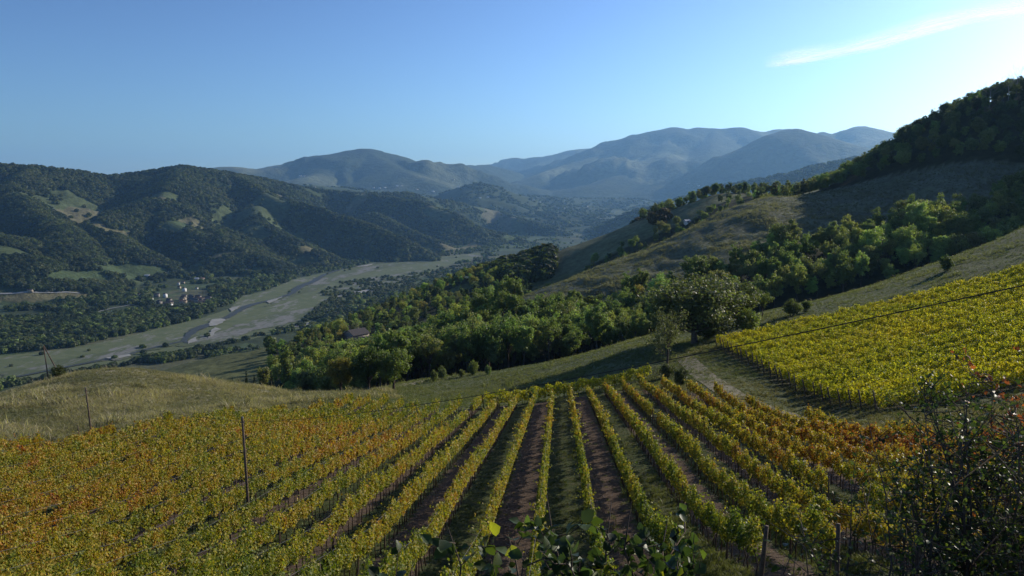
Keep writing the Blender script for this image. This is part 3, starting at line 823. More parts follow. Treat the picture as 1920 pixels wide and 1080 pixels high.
# ------------------------------------------------------------------ trees
def tree_mesh(kind, seed):
    """returns (crown V,F,C), trunk MB for a tree of height 1 unit = 10 m; built in metres at height 10"""
    rs = np.random.default_rng(seed)
    tr = MB()
    Hh = 10.0
    if kind == 'round': cr, cb, ct, nl, nleaf, ls = 3.9, 2.0, 10.0, 44, 6500, 0.30
    elif kind == 'tall': cr, cb, ct, nl, nleaf, ls = 2.4, 2.4, 10.0, 38, 5200, 0.27
    elif kind == 'thin': cr, cb, ct, nl, nleaf, ls = 2.9, 3.2, 10.0, 32, 2600, 0.26
    elif kind == 'poplar': cr, cb, ct, nl, nleaf, ls = 1.25, 1.0, 10.0, 20, 2600, 0.34
    elif kind == 'conifer': cr, cb, ct, nl, nleaf, ls = 2.0, 0.6, 10.0, 0, 3200, 0.34
    elif kind == 'bush': cr, cb, ct, nl, nleaf, ls = 5.0, 0.0, 10.0, 22, 2600, 0.62
    elif kind == 'big': cr, cb, ct, nl, nleaf, ls = 5.3, 1.7, 10.0, 54, 15000, 0.26
    lean = rs.normal(0, 0.03, 2)
    P = []; NN = []; BR = []
    if kind == 'conifer':
        z = rs.uniform(0, 1, nleaf) ** 1.25
        lay = np.floor(z * 13) / 13 + 0.02
        zz = cb + (ct - cb) * (0.6 * lay + 0.4 * z)
        R = cr * (1 - z) ** 0.85 * (0.75 + 0.35 * rs.uniform(size=nleaf)) * (0.8 + 0.3 * np.sin(z * 80))
        w = rs.uniform(0, 2 * math.pi, nleaf); R = R * (0.85 + 0.25 * np.sin(w * 5 + z * 20))
        rr = R * rs.uniform(0.35, 1, nleaf) ** 0.5
        P = np.stack([rr * np.cos(w), rr * np.sin(w), zz - 0.25 * rr], 1)
        NN = np.stack([np.cos(w), np.sin(w), 0.9 + 0 * w], 1); BR = 0.75 + 0.5 * rs.uniform(size=nleaf)
        tr.tube([(0, 0, -0.5), (0, 0, 5), (0, 0, 9.6)], [0.22, 0.14, 0.03], 6)
    else:
        mid = (cb + ct) / 2; hh = (ct - cb) / 2
        lobes = []
        for k in range(nl):
            for _ in range(60):
                d = rs.normal(size=3); d /= np.linalg.norm(d)
                q = rs.uniform(0.35, 0.86)
                c = np.array([d[0] * cr * q, d[1] * cr * q, mid + d[2] * hh * q])
                # narrower low down
                fz = (c[2] - cb) / (ct - cb)
                if kind in ('round', 'big') and fz < 0.3 and np.hypot(c[0], c[1]) > cr * 0.75: continue
                lr = (0.27 if nl > 30 else 0.40) * cr * rs.uniform(0.7, 1.25) * (1.5 if kind == 'poplar' else 1)
                if c[2] + lr * 0.8 > ct + 0.2: c[2] = ct + 0.2 - lr * 0.8
                if all(np.linalg.norm(c - l[0]) > 0.45 * (lr + l[1]) for l in lobes) or _ > 40: break
            lobes.append((c, lr, rs.uniform(0.8, 1.15)))
        per = rs.dirichlet(np.array([l[1] ** 2 for l in lobes]) * 3) * nleaf
        for (c, lr, br), m in zip(lobes, per):
            m = int(m) + 8
            d = rs.normal(size=(m, 3)); d /= np.linalg.norm(d, axis=1, keepdims=True)
            ru = 1 - 0.55 * rs.uniform(size=m) ** 1.3 + 0.28 * rs.normal(size=m) * (rs.uniform(size=m) < 0.5)
            sq = np.array([1, 1, 0.85 if kind != 'poplar' else 1.7])
            P.append(c + d * (lr * ru)[:, None] * sq); NN.append(d + [0, 0, 0.25])
            BR.append(br * (0.75 + 0.5 * rs.uniform(size=m)))
        P = np.concatenate(P); NN = np.concatenate(NN); BR = np.concatenate(BR)
        P[:, 2] = np.maximum(P[:, 2], 0.15)
        # trunk and limbs
        if kind == 'bush':
            for k in range(7):
                c = lobes[k][0]; tr.tube([(0.2 * c[0], 0.2 * c[1], -0.4), c * [0.6, 0.6, 0.5], c], [0.16, 0.1, 0.03], 5)
        else:
            th = cb + (ct - cb) * (0.55 if kind != 'poplar' else 0.8)
            base = 0.30 if kind in ('round',) else (0.36 if kind == 'big' else 0.17)
            tr.tube([(0, 0, -0.6), (lean[0] * 2, lean[1] * 2, 0.4), (lean[0] * cb * 3, lean[1] * cb * 3, cb), (lean[0] * 20, lean[1] * 20, th)], [base * 1.25, base, base * 0.75, base * 0.25], 7)
            for k in range(min(len(lobes), 22 if kind != 'big' else 40)):
                c = lobes[k][0]; f = rs.uniform(0.2, 0.8)
                s0 = np.array([lean[0] * 10 * f, lean[1] * 10 * f, cb * 0.7 + (th - cb * 0.7) * f * min(1, max(0.15, (c[2] - cb) / (ct - cb)))])
                m1 = (s0 + c) / 2 + rs.normal(0, 0.15, 3) + [0, 0, -0.1]
                tr.tube([s0, m1, c], [base * 0.36, base * 0.22, base * 0.08], 5)
                for _ in range(3 if kind in ('thin', 'big') else 1):
                    e = c + rs.normal(0, 1, 3) * lobes[k][1] * 0.7
                    tr.tube([c * 0.8 + m1 * 0.2, e], [base * 0.12, base * 0.04], 4, cap=False)
    col = np.stack([BR, BR, BR], 1) * (1 + 0.12 * rs.normal(size=(len(BR), 3)) * [0.5, 0.25, 0.3])
    V, F, C = cards(P, ls * rs.uniform(0.6, 1.3, len(P)), np.clip(col, 0.2, 2), rs, NN, 0.75)
    return (V, F, C), tr

TREES = {}
def proto(kind, k):
    if (kind, k) not in TREES:
        (V, F, C), tr = tree_mesh(kind, hash((kind, k)) % 1000 if False else (sum(map(ord, kind)) * 7 + k * 13))
        me = mesh_from('crown', V, F, M_LEAF, {'leafcol': ('FLOAT_COLOR', 'POINT', C)})
        TREES[(kind, k)] = (me, tr.mesh('trunk', M_BARK, True))
    return TREES[(kind, k)]
NVAR = dict(round=5, tall=5, thin=4, poplar=2, conifer=3, bush=4, big=1)

def put_tree(kind, k, x, y, h, tint, name, label, group, cat='tree', wide=1.0, rz=None, z=None):
    cm, tm = proto(kind, k)
    root = empty(name, (x, y, (h1(x, y) if z is None else z)), random.uniform(0, 6.28) if rz is None else rz)
    s = h / 10.0
    root.scale = (s * wide, s * wide, s)
    tag(root, label, cat, group)
    c = link('crown', cm, root); c['tcol'] = [1.2 * float(t) for t in tint]
    link('trunk' if kind != 'bush' else 'stems', tm, root)
    return root

def bare_tree(name, x, y, h, seed, label, group=None, mat=None, leafy=0, tint=(0.08, 0.09, 0.03), nb=9, base=0.16, spread=0.5):
    rs = np.random.default_rng(seed); root = empty(name, (x, y, h1(x, y))); tag(root, label, 'tree', group)
    t = MB(); b = MB(); ends = []
    tt = [np.array([0, 0, -0.5]), np.array([rs.normal(0, .1), rs.normal(0, .1), h * 0.35]), np.array([rs.normal(0, .25), rs.normal(0, .25), h * 0.7])]
    t.tube(tt, [base * 1.2, base * 0.85, base * 0.4], 7)
    def grow(p, d, L, r, depth):
        q = p + d * L * 0.5 + rs.normal(0, 0.06 * L, 3); e = q + (d + rs.normal(0, 0.15, 3)) * L * 0.5
        b.tube([p, q, e], [r, r * 0.75, r * 0.5], 4 if depth < 2 else 3 + 1, cap=False)
        ends.append(e); ends.append(q)
        if depth > 0:
            for _ in range(3):
                dd = d + rs.normal(0, 0.55, 3); dd[2] += 0.15; dd /= np.linalg.norm(dd)
                grow(e if rs.uniform() < 0.6 else q, dd, L * 0.66, r * 0.5, depth - 1)
    for k in range(nb):
        f = rs.uniform(0.4, 1.0); p = tt[1] * (1 - (f * 2 - 1)) + tt[2] * (f * 2 - 1) if f > 0.5 else tt[0] * (1 - 2 * f) + tt[1] * 2 * f
        w = rs.uniform(0, 6.28); d = np.array([math.cos(w) * spread, math.sin(w) * spread, 0.75]); d /= np.linalg.norm(d)
        grow(p, d, h * 0.30, base * 0.32, 2)
    link('trunk', t.mesh('trunk', mat or M_BARK, True), root); link('branches', b.mesh('branches', mat or M_BARK), root)
    if leafy:
        E = np.array(ends); P = E[rs.integers(0, len(E), leafy)] + rs.normal(0, 0.3, (leafy, 3))
        br = rs.uniform(0.6, 1.2, leafy)
        V, F, C = cards(P, 0.22, np.stack([br, br, br], 1), rs)
        c = link('crown', mesh_from('crown', V, F, M_LEAF, {'leafcol': ('FLOAT_COLOR', 'POINT', C)}), root); c['tcol'] = [float(q) for q in tint]
    return root

def poisson(x, y, r, rng):
    """thin a random point set so that no two are closer than r (r may be an array)"""
    r = np.broadcast_to(r, x.shape); cell = float(np.max(r)); g = {}; keep = []
    for i in range(len(x)):
        cx, cy = int(x[i] // cell), int(y[i] // cell); ok = True
        for a in (-1, 0, 1):
            for b_ in (-1, 0, 1):
                for j in g.get((cx + a, cy + b_), ()):
                    if (x[i] - x[j]) ** 2 + (y[i] - y[j]) ** 2 < r[i] * r[i]: ok = False; break
                if not ok: break
            if not ok: break
        if ok: g.setdefault((cx, cy), []).append(i); keep.append(i)
    return np.array(keep, int)

def fill(poly, r, n, rng):
    P = np.array(ud(poly)); amin, amax = P[:, 0].min(), P[:, 0].max(); ymin, ymax = P[:, 1].min(), P[:, 1].max()
    y = np.sqrt(rng.uniform(ymin ** 2, ymax ** 2, n)); a = rng.uniform(amin, amax, n)
    m = inpoly(a, y, [tuple(p) for p in P]) & (a < 0.86) & (a > -0.8)
    x, y = (a * y)[m], y[m]
    k = poisson(x, y, r, rng); return x[k], y[k]

PAL = {  # real-world leaf reflectances
    'pale': (0.215, 0.275, 0.09), 'green': (0.125, 0.165, 0.052), 'olive': (0.16, 0.18, 0.07), 'dark': (0.062, 0.085, 0.034),
    'brown': (0.14, 0.11, 0.045), 'yellow': (0.235, 0.25, 0.07), 'grey': (0.14, 0.15, 0.085)}
def jit(c, rs, a=0.18): return tuple(np.clip(np.array(c) * (1 + rs.normal(0, a * 0.5)) * (1 + rs.normal(0, a * 0.25, 3)), 0.01, 0.6))

rs = np.random.default_rng(5)
cand = []   # x, y, h, kind, variant, colour name, zone
def zone(poly, r, hrange, kinds, cols, zname, n=9000, hole=None):
    x, y = fill(poly, r, n, rs)
    patch = fbm(x / 30, y / 30, 3, 12)
    for i in range(len(x)):
        if hole and hole(x[i], y[i]): continue
        kd = kinds[rs.integers(len(kinds))]
        ci = int(np.clip((patch[i] * 1.6 + 0.5 + rs.normal(0, 0.22)) * len(cols), 0, len(cols) - 1))
        cand.append((x[i], y[i], rs.uniform(*hrange), kd, int(rs.integers(NVAR[kd])), cols[ci], zname))
HOUSE_UV = [(668, 640)]
hx, hy, hz = hit(672, 650, 300)
zone(BELT, 3.8, (8.5, 15.5), ['tall', 'thin', 'tall', 'tall', 'tall', 'round', 'thin', 'tall'], ['green', 'olive', 'pale', 'olive', 'yellow', 'pale', 'olive', 'pale', 'green'], 'belt', 9000)
zone(WEST, 6.8, (7.5, 13), ['tall', 'tall', 'round', 'tall', 'conifer', 'bush', 'thin'], ['dark', 'green', 'pale', 'olive', 'grey', 'green', 'pale', 'olive', 'yellow'], 'west', 14000,
     hole=lambda x, y: bool(glade(np.array([x]), np.array([y]))[0]) or (abs(x - hx) < 10 and hy - 17 < y < hy + 10) or inpoly(x, y, [(a * D, D) for a, D in ud([(285, 470), (560, 500), (560, 640), (285, 640)])]) if True else False)
zone(GULLY, 8.0, (7, 11), ['round', 'tall', 'bush'], ['dark', 'green', 'pale', 'olive'], 'gully', 3000)
zone(CREST2, 8.0, (7, 12), ['round', 'tall'], ['dark', 'green', 'olive'], 'crest', 4000)
zone(UPHILL, 6.0, (7.5, 11.5), ['round', 'tall', 'thin', 'tall', 'round'], ['dark', 'green', 'dark', 'olive', 'green', 'olive'], 'uphill', 14000)
zone(WEST2, 12, (9, 13), ['round', 'tall'], ['dark', 'green', 'olive'], 'west2', 6000)
cand.sort(key=lambda c: -(c[2] / c[1]) * (1.0 if -0.66 < c[0] / c[1] < 0.66 else 0.01))

ZL = {'belt': ('in the wood belt that fills the gully behind the vineyards', 'trees of the wood belt in the gully'),
      'west': ('in the mixed wood that runs down to the river flats', 'trees of the mixed wood above the river'),
      'gully': ('in the hollow between the two grassy spurs', 'trees in the hollow between the spurs'),
      'crest': ('on the crest of the far grassy spur', 'trees on the far spur crest'),
      'uphill': ('on the dark wooded hill at the upper right', 'trees of the wooded hill at the upper right'),
      'west2': ('at the foot of the wood near the flats', 'trees at the foot of the wood')}
KL = {'tall': 'slender upright {c} tree', 'round': 'broad rounded {c} tree', 'thin': 'thin half-bare {c} tree', 'conifer': 'pointed {c} conifer', 'bush': 'low spreading {c} bush', 'poplar': 'narrow {c} poplar'}
CL = {'pale': 'pale green', 'green': 'mid green', 'olive': 'olive green', 'dark': 'dark green', 'brown': 'russet brown', 'yellow': 'yellow green', 'grey': 'grey green'}
NM = {'tall': 'slender_tree', 'round': 'broadleaf_tree', 'thin': 'sparse_tree', 'conifer': 'conifer_tree', 'bush': 'bush', 'poplar': 'poplar_tree'}
def place(zn, x, y):
    u = 960 + FPX * x / y
    if zn == 'belt':
        f = ', front edge' if y < np.interp(u, [600, 1200, 1500, 2000], [222, 232, 283, 305]) else ', back rows' if y > np.interp(u, [600, 1200, 1500, 2000], [250, 262, 300, 325]) else ', inside'
        return f.replace('the ', '') + ' of gully wood, ' + ('left end' if u < 880 else 'left of broad tree' if u < 1150 else 'behind broad tree' if u < 1430 else 'above the yellow vines' if u < 1700 else 'right end')
    return ' ' + ZL[zn][0]
NIND = 285
for c in cand[:NIND]:
    x, y, h, kd, k, cn, zn = c
    if zn == 'belt' and x / y < 0.12: h *= 1.18
    colr = jit(PAL[cn if kd != 'conifer' else 'dark'], rs)
    if kd == 'bush': h *= 0.45
    put_tree(kd, k, x, y, h, colr, NM[kd], KL[kd].format(c=CL[cn if kd != 'conifer' else 'dark']) + place(zn, x, y), ZL[zn][1], 'bush' if kd == 'bush' else 'tree', wide=rs.uniform(0.75, 1.05) * (1.5 if kd == 'bush' else 1))

# --- trees and bushes that stand by themselves
def at_px(u, v, lo=20):
    return hit(u, v, lo)
def solo(kind, k, u, v, h, tint, name, label, wide=1.0, lo=60, cat='tree', rz=0.3, group=None):
    x, y, z = at_px(u, v, lo)
    return put_tree(kind, k, x, y, h, tint, name, label, group, cat, wide, rz)
BX = (1308 - 960) / FPX
big = put_tree('big', 0, BX * 150, 150, 13.8, (0.105, 0.12, 0.052), 'walnut_tree', 'large broad grey green tree at the top of the dirt track by the yellow vineyard', None, wide=1.36, rz=0.4)
put_tree('round', 4, ua(1262) * 154, 154, 9.0, (0.085, 0.10, 0.045), 'broadleaf_tree', 'lower dark tree leaning on the left side of the large broad track tree', None, wide=1.1)
put_tree('bush', 1, ua(1330) * 156, 156, 4.0, (0.07, 0.085, 0.035), 'bush', 'dark undergrowth behind the trunk of the large broad track tree', None, 'bush', wide=1.6)
put_tree('round', 1, ua(1388) * 158, 158, 10.5, (0.09, 0.105, 0.045), 'broadleaf_tree', 'medium rounded tree just behind and right of the large broad track tree', None, wide=1.1)
put_tree('round', 2, ua(1345) * 163, 163, 12.0, (0.075, 0.09, 0.038), 'broadleaf_tree', 'dark tree hidden half behind the large broad track tree', None)
put_tree('bush', 0, ua(1405) * 150, 150, 4.6, (0.14, 0.17, 0.05), 'bush', 'pale green bush at the corner where the yellow vineyard meets the trees', None, 'bush', wide=1.2)
put_tree('thin', 1, ua(1436) * 168, 168, 6.5, (0.12, 0.15, 0.04), 'sparse_tree', 'small thin tree with a bare stem beside the grass field', None, wide=1.1)
put_tree('bush', 1, ua(1490) * 160, 160, 3.6, (0.09, 0.11, 0.04), 'bush', 'round bush at the upper edge of the yellow vineyard, left of the small one', None, 'bush')
put_tree('bush', 2, ua(1517) * 162, 162, 2.6, (0.07, 0.09, 0.035), 'bush', 'small dark bush at the upper edge of the yellow vineyard', None, 'bush', wide=0.8)
put_tree('bush', 3, ua(1778) * 173, 173, 3.6, (0.06, 0.08, 0.03), 'bush', 'dark bush alone in the grass at the upper right of the yellow vineyard', None, 'bush', wide=0.8)
solo('round', 3, 738, 742, 9.5, (0.125, 0.16, 0.05), 'broadleaf_tree', 'rounded mid green tree in front of the wood at the grass strip', 1.0, 150)
solo('round', 0, 690, 738, 9.0, (0.07, 0.10, 0.035), 'broadleaf_tree', 'dark green tree left of the rounded tree at the grass strip', 1.0, 150)
solo('round', 4, 640, 742, 7.5, (0.17, 0.15, 0.045), 'broadleaf_tree', 'yellowish brown small tree at the end of the dry mound', 1.0, 150)
for u, v, h in ((570, 740, 16), (596, 745, 14), (545, 742, 12)):
    x = ua(u) * 262; put_tree('tall', int(u) % 5, x, 262, h, jit((0.12, 0.17, 0.04), rs, .1), 'slender_tree', 'tall bright green tree rising behind the right end of the dry mound', 'tall trees behind the dry mound', wide=1.1)
for i, (u, D, h) in enumerate(((408, 330, 10), (425, 335, 13), (438, 330, 12), (452, 338, 14), (467, 330, 12), (520, 320, 13), (500, 325, 11), (352, 300, 6))):
    put_tree('conifer', i % 3, ua(u) * D, D, h, (0.030, 0.045, 0.020), 'conifer_tree', 'dark pointed conifer in the clump behind the dry mound', 'dark conifers behind the dry mound', wide=0.8)
put_tree('poplar', 0, ua(484) * 325, 325, 17, (0.17, 0.17, 0.05), 'poplar_tree', 'yellowing poplar among the dark conifers behind the mound', None)
put_tree('poplar', 1, ua(528) * 315, 315, 20, (0.14, 0.17, 0.05), 'poplar_tree', 'slender pale poplar right of the dark conifers', None, wide=0.9)
put_tree('poplar', 0, ua(714) * 400, 400, 15, (0.16, 0.22, 0.05), 'poplar_tree', 'bright green poplar right of the farmhouse in the wood', None, wide=1.0)
put_tree('poplar', 1, ua(683) * 440, 440, 12, (0.10, 0.13, 0.05), 'poplar_tree', 'dull green poplar just behind the farmhouse', None, wide=1.0)
put_tree('conifer', 1, ua(775) * 330, 330, 17, (0.03, 0.045, 0.02), 'conifer_tree', 'tall dark cypress-like conifer in the middle of the wood', None, wide=0.45)
for i, (u, v, h) in enumerate(((814, 716, 2.6), (829, 712, 3.2), (866, 708, 2.0), (887, 704, 3.6), (915, 703, 2.2))):
    solo('bush', i % 4, u, v, h, jit((0.11, 0.135, 0.055), rs), 'bush', 'small bush at the foot of the wood on the grass strip', 0.7, 150, 'bush', group='bushes at the foot of the wood')
# small half bare tree and scrub at the end of the vine rows
x0, y0 = ua(1254) * 122, 122
bare_tree('bare_tree', x0, y0, 8.4, 3, 'half bare twisted tree in front of the large broad tree', None, None, 2600, (0.12, 0.13, 0.06), 12, 0.20, 0.7)
put_tree('bush', 2, ua(1258) * 118, 118, 2.3, (0.06, 0.07, 0.03), 'bush', 'dark scrub round the foot of the half bare tree', None, 'bush', wide=1.1)
put_tree('bush', 0, ua(1282) * 108, 108, 2.6, (0.055, 0.065, 0.028), 'bush', 'dark bush added in place of the shaded hollow between the vine rows and the track', None, 'bush', wide=0.8)  # bush added to darken the spot where a shaded hollow lies
put_tree('bush', 1, ua(1000) * 108, 108, 2.6, (0.10, 0.14, 0.06), 'bush', 'grey green bush growing at the far end of a vine row', None, 'bush', wide=0.45)
# bare trees on the wooded hill's skyline
for i, (u, D, h) in enumerate(((1838, 452, 15), (1872, 452, 12), (1886, 456, 17))):
    bare_tree('bare_tree', ua(u) * D, D, h, 20 + i, ('wide leafless tree on the skyline above the wooded hill', 'leaning leafless tree on the skyline, between two others', 'tall leafless tree on the skyline near the right edge')[i], 'leafless trees on the skyline', M_PALEBARK, 0, nb=8, base=0.22, spread=(0.9, 0.4, 0.4)[i])
for i, (u, D, h, kd) in enumerate(((1815, 450, 10, 'round'), (1852, 452, 8, 'round'), (1898, 447, 12, 'conifer'), (1912, 444, 14, 'round'), (1640, 458, 9, 'round'))):
    put_tree(kd, i % 3, ua(u) * D, D, h, (0.035, 0.05, 0.022), NM[kd], ('dark round tree left of the leafless trees on the skyline', 'low dark tree below the wide leafless tree', 'dark pointed tree on the skyline near the right edge', 'dark rounded tree at the right edge of the skyline', 'dark tree where the wooded skyline meets the mountains')[i], None)

# --- the rest of the woods, as stuff: points that carry the same crowns
def scatter(name, P, scale, rot, tint, meshes, variant, kind='stuff', label=None, widen=1.0):
    n = len(P)
    me = bpy.data.meshes.new(name); me.vertices.add(n); me.vertices.foreach_set('co', np.asarray(P, np.float32).ravel())
    def A(an, ty, arr, key='value'):
        a = me.attributes.new(an, ty, 'POINT'); a.data.foreach_set(key, arr)
    sc = np.repeat(np.asarray(scale, np.float32)[:, None], 3, 1); sc[:, :2] *= widen
    A('isc', 'FLOAT_VECTOR', sc.ravel(), 'vector')
    r3 = np.zeros((n, 3), np.float32); r3[:, 2] = rot
    A('irot', 'FLOAT_VECTOR', r3.ravel(), 'vector')
    A('tcol', 'FLOAT_COLOR', np.concatenate([np.asarray(tint, np.float32), np.ones((n, 1), np.float32)], 1).ravel(), 'color')
    A('var', 'INT', np.asarray(variant, np.int32))
    me.update()
    o = link(name, me)
    ng = bpy.data.node_groups.new(name, 'GeometryNodeTree')
    ng.interface.new_socket('Geometry', in_out='INPUT', socket_type='NodeSocketGeometry')
    ng.interface.new_socket('Geometry', in_out='OUTPUT', socket_type='NodeSocketGeometry')
    gi = ng.nodes.new('NodeGroupInput'); go = ng.nodes.new('NodeGroupOutput')
    jn = ng.nodes.new('GeometryNodeJoinGeometry')
    va = ng.nodes.new('GeometryNodeInputNamedAttribute'); va.data_type = 'INT'; va.inputs[0].default_value = 'var'
    s_ = ng.nodes.new('GeometryNodeInputNamedAttribute'); s_.data_type = 'FLOAT_VECTOR'; s_.inputs[0].default_value = 'isc'
    r_ = ng.nodes.new('GeometryNodeInputNamedAttribute'); r_.data_type = 'FLOAT_VECTOR'; r_.inputs[0].default_value = 'irot'
    m2p = ng.nodes.new('GeometryNodeMeshToPoints'); ng.links.new(gi.outputs[0], m2p.inputs[0])
    for k, ob in enumerate(meshes):
        cmp_ = ng.nodes.new('FunctionNodeCompare'); cmp_.data_type = 'INT'; cmp_.operation = 'EQUAL'
        ng.links.new(va.outputs[0], cmp_.inputs[2]); cmp_.inputs[3].default_value = k
        oi = ng.nodes.new('GeometryNodeObjectInfo'); oi.inputs[0].default_value = ob; oi.inputs[1].default_value = True
        oi.transform_space = 'ORIGINAL'
        ip = ng.nodes.new('GeometryNodeInstanceOnPoints')
        ng.links.new(m2p.outputs[0], ip.inputs[0]); ng.links.new(cmp_.outputs[0], ip.inputs[1]); ng.links.new(oi.outputs['Geometry'], ip.inputs[2])
        ng.links.new(r_.outputs[0], ip.inputs['Rotation']); ng.links.new(s_.outputs[0], ip.inputs['Scale'])
        ng.links.new(ip.outputs[0], jn.inputs[0])
    ng.links.new(jn.outputs[0], go.inputs[0])
    md = o.modifiers.new('scatter', 'NODES'); md.node_group = ng
    tag(o, label, None, kind=kind)
    return o

SRC = {}   # one crown object of each kind that stands in the scene
for o in bpy.data.objects:
    if o.name.startswith('crown') and o.data in [m for m, _ in TREES.values()]:
        SRC.setdefault(o.data.name, o)
def srcs(kinds):
    out = []
    for kd in kinds:
        for k in range(NVAR[kd]):
            if (kd, k) in TREES and TREES[(kd, k)][0].name in SRC: out.append((kd, SRC[TREES[(kd, k)][0].name]))
    return out
def scatter_trees(name, lst):
    ss = srcs(['round', 'tall', 'thin', 'conifer', 'bush'])
    byk = {}
    for i, (kd, o) in enumerate(ss): byk.setdefault(kd, []).append(i)
    lst = [c for c in lst if c[3] in byk]
    P = np.array([(c[0], c[1], 0) for c in lst]); P[:, 2] = H(P[:, 0], P[:, 1]) - 0.1
    hs = np.array([c[2] * (0.45 if c[3] == 'bush' else 1) for c in lst]) / 10
    tint = np.array([jit(PAL[c[5] if c[3] != 'conifer' else 'dark'], rs, 0.3) for c in lst])
    var = [byk[c[3]][c[4] % len(byk[c[3]])] for c in lst]
    return scatter(name, P, hs, rs.uniform(0, 6.28, len(lst)), tint * 1.2, [o for _, o in ss], var)
scatter_trees('woodland', cand[NIND:])

# --- far woods on the hills and the valley floor
def low_tree(seed):
    r = np.random.default_rng(seed); n = 150
    d = r.normal(size=(n, 3)); d /= np.linalg.norm(d, axis=1, keepdims=True)
    P = d * [4.6, 4.6, 4.4] * (1 + 0.22 * np.sin(d[:, :1] * 5 + seed) * np.cos(d[:, 1:2] * 4)) + [0, 0, 5.2]
    br = r.uniform(0.6, 1.3, n)
    return cards(P, 3.0 * r.uniform(0.6, 1.2, n), np.stack([br] * 3, 1), r, d + [0, 0, 0.3], 0.5)
far_src = []
for i, (u, v, h) in enumerate(((470, 655, 9), (505, 652, 8), (388, 668, 10))):
    V, F, C = low_tree(40 + i)
    x, y, z = hit(u, v, 500)
    o = link('riverside_tree', mesh_from('riverside_tree', V, F, M_LEAF, {'leafcol': ('FLOAT_COLOR', 'POINT', C)}), None, (x, y, z - 0.3))
    o.scale = (h / 10,) * 3; o['tcol'] = [0.11, 0.14, 0.055]
    tag(o, ('small green tree on the near bank of the river by the meadow', 'second small tree along the near river bank, towards the wood', 'small tree on the near bank left of the meadow')[i], 'tree', 'trees on the near river bank')
    far_src.append(o)

def far_woods(name, n, amin, amax, y0, y1, keep, hr, cols, seed, widen=1.25, tk=0.68):
    r = np.random.default_rng(seed)
    a = r.uniform(amin, amax, n); y = np.exp(r.uniform(math.log(y0), math.log(y1), n)); x = a * y
    j = np.clip(np.searchsorted(YR, y), 0, len(YR) - 1); i = np.clip(((a - U[0]) / (U[1] - U[0])).astype(int), 0, len(U) - 1)
    kd = KIND[j, i]
    m = keep(x, y, kd, r)
    for pl, k in FIELD_POLYS: m &= ~inpoly(x, y, pl)
    x, y = x[m], y[m]; z = H(x, y) - 0.5
    h = r.uniform(*hr, len(x)) / 10
    pn = fbm(x / 70, y / 70, 3, seed + 3)
    ci = np.clip(((pn * 1.3 + 0.5 + r.normal(0, 0.25, len(x))) * len(cols)).astype(int), 0, len(cols) - 1)
    t = tk * np.array([PAL[c] for c in cols])[ci] * (1 + r.normal(0, 0.13, (len(x), 1)))
    return scatter(name, np.stack([x, y, z], 1), h, r.uniform(0, 6.28, len(x)), t, far_src, r.integers(0, 3, len(x)), widen=widen)

VILLAGE = fpoly([(285, 552), (330, 535), (380, 535), (395, 560), (385, 575), (290, 577)])
def keep_hill(x, y, kd, r):
    wn = fbm(x / 260, y / 260, 4, 65); return (kd == 2) & (wn < 0.55 + r.normal(0, 0.03, len(x))) & (~hill_fields(x, y, H(x, y)) | (r.uniform(size=len(x)) < 0.03))
far_woods('hill_woodland', 95000, -0.72, 0.16, 1900, 6500, keep_hill, (9, 15), ['dark', 'dark', 'green', 'green', 'olive'], 71)
def keep_mid(x, y, kd, r):
    return ((kd == 3) & (fbm(x / 260, y / 260, 4, 65) < 0.1))
far_woods('low_hill_woodland', 22000, -0.45, 0.5, 4200, 9500, keep_mid, (11, 20), ['dark', 'green'], 72, 1.6)
LEFTWOOD = fpoly([(-400, 560), (0, 566), (200, 566), (270, 575), (330, 580), (400, 576), (452, 552), (520, 540), (548, 530), (560, 520), (600, 512), (700, 494), (850, 480), (1000, 458), (1030, 440), (860, 452), (640, 470), (560, 490), (470, 520), (400, 540), (300, 545), (100, 540), (-400, 530)])
LEFTBAND = fpoly([(-400, 590), (0, 600), (200, 592), (260, 580), (300, 578), (390, 577), (440, 560), (455, 556), (430, 572), (380, 592), (310, 608), (230, 630), (120, 652), (0, 664), (-400, 712)])
def keep_val(x, y, kd, r):
    inb = inpoly(x, y, BED); n = fbm(x / 110, y / 110, 4, 99)
    lb = inpoly(x, y, LEFTBAND); lw = inpoly(x, y, LEFTWOOD) & (n > -0.3)
    hedge = (np.abs(fbm(x / 190, y / 190, 2, 37)) < 0.05) & (~inb)
    return (kd == 1) & ~inb & (lb | lw | hedge | (n > 0.24)) & ~inpoly(x, y, VILLAGE)
far_woods('valley_woodland', 60000, -0.75, 0.3, 850, 6500, keep_val, (7, 13), ['green', 'olive', 'green', 'pale', 'dark'], 73, 1.1, 0.8)
SCRUB = fpoly([(600, 570), (650, 545), (700, 530), (800, 508), (930, 486), (1040, 460), (1060, 470), (900, 510), (760, 560), (700, 575), (640, 600), (560, 612), (520, 622), (400, 655), (330, 668), (230, 688), (120, 705), (0, 730), (0, 722), (230, 682), (400, 650), (560, 608)])
ISLE = fpoly([(600, 548), (640, 528), (700, 520), (780, 512), (860, 498), (880, 502), (800, 530), (700, 552), (620, 570)])
def keep_scrub(x, y, kd, r):
    n = fbm(x / 45, y / 45, 3, 98)
    return (kd == 1) & ((inpoly(x, y, SCRUB) & (n > -0.25)) | (inpoly(x, y, ISLE) & (n > -0.1)) | (inpoly(x, y, BED) & (r.uniform(size=len(x)) < 0.006)))
far_woods('river_scrub', 42000, -0.7, 0.12, 900, 5000, keep_scrub, (4, 8), ['olive', 'green', 'grey', 'green', 'dark'], 74, 1.3)
def keep_near(x, y, kd, r):
    n = fbm(x / 60, y / 60, 3, 97); wm = woods_mask(x, y)
    return (kd == 0) & ~wm & (y > 640) & (((n > -0.1) & (x / y < 0.05)) | (n > 0.3)) & (x / y < 0.2)
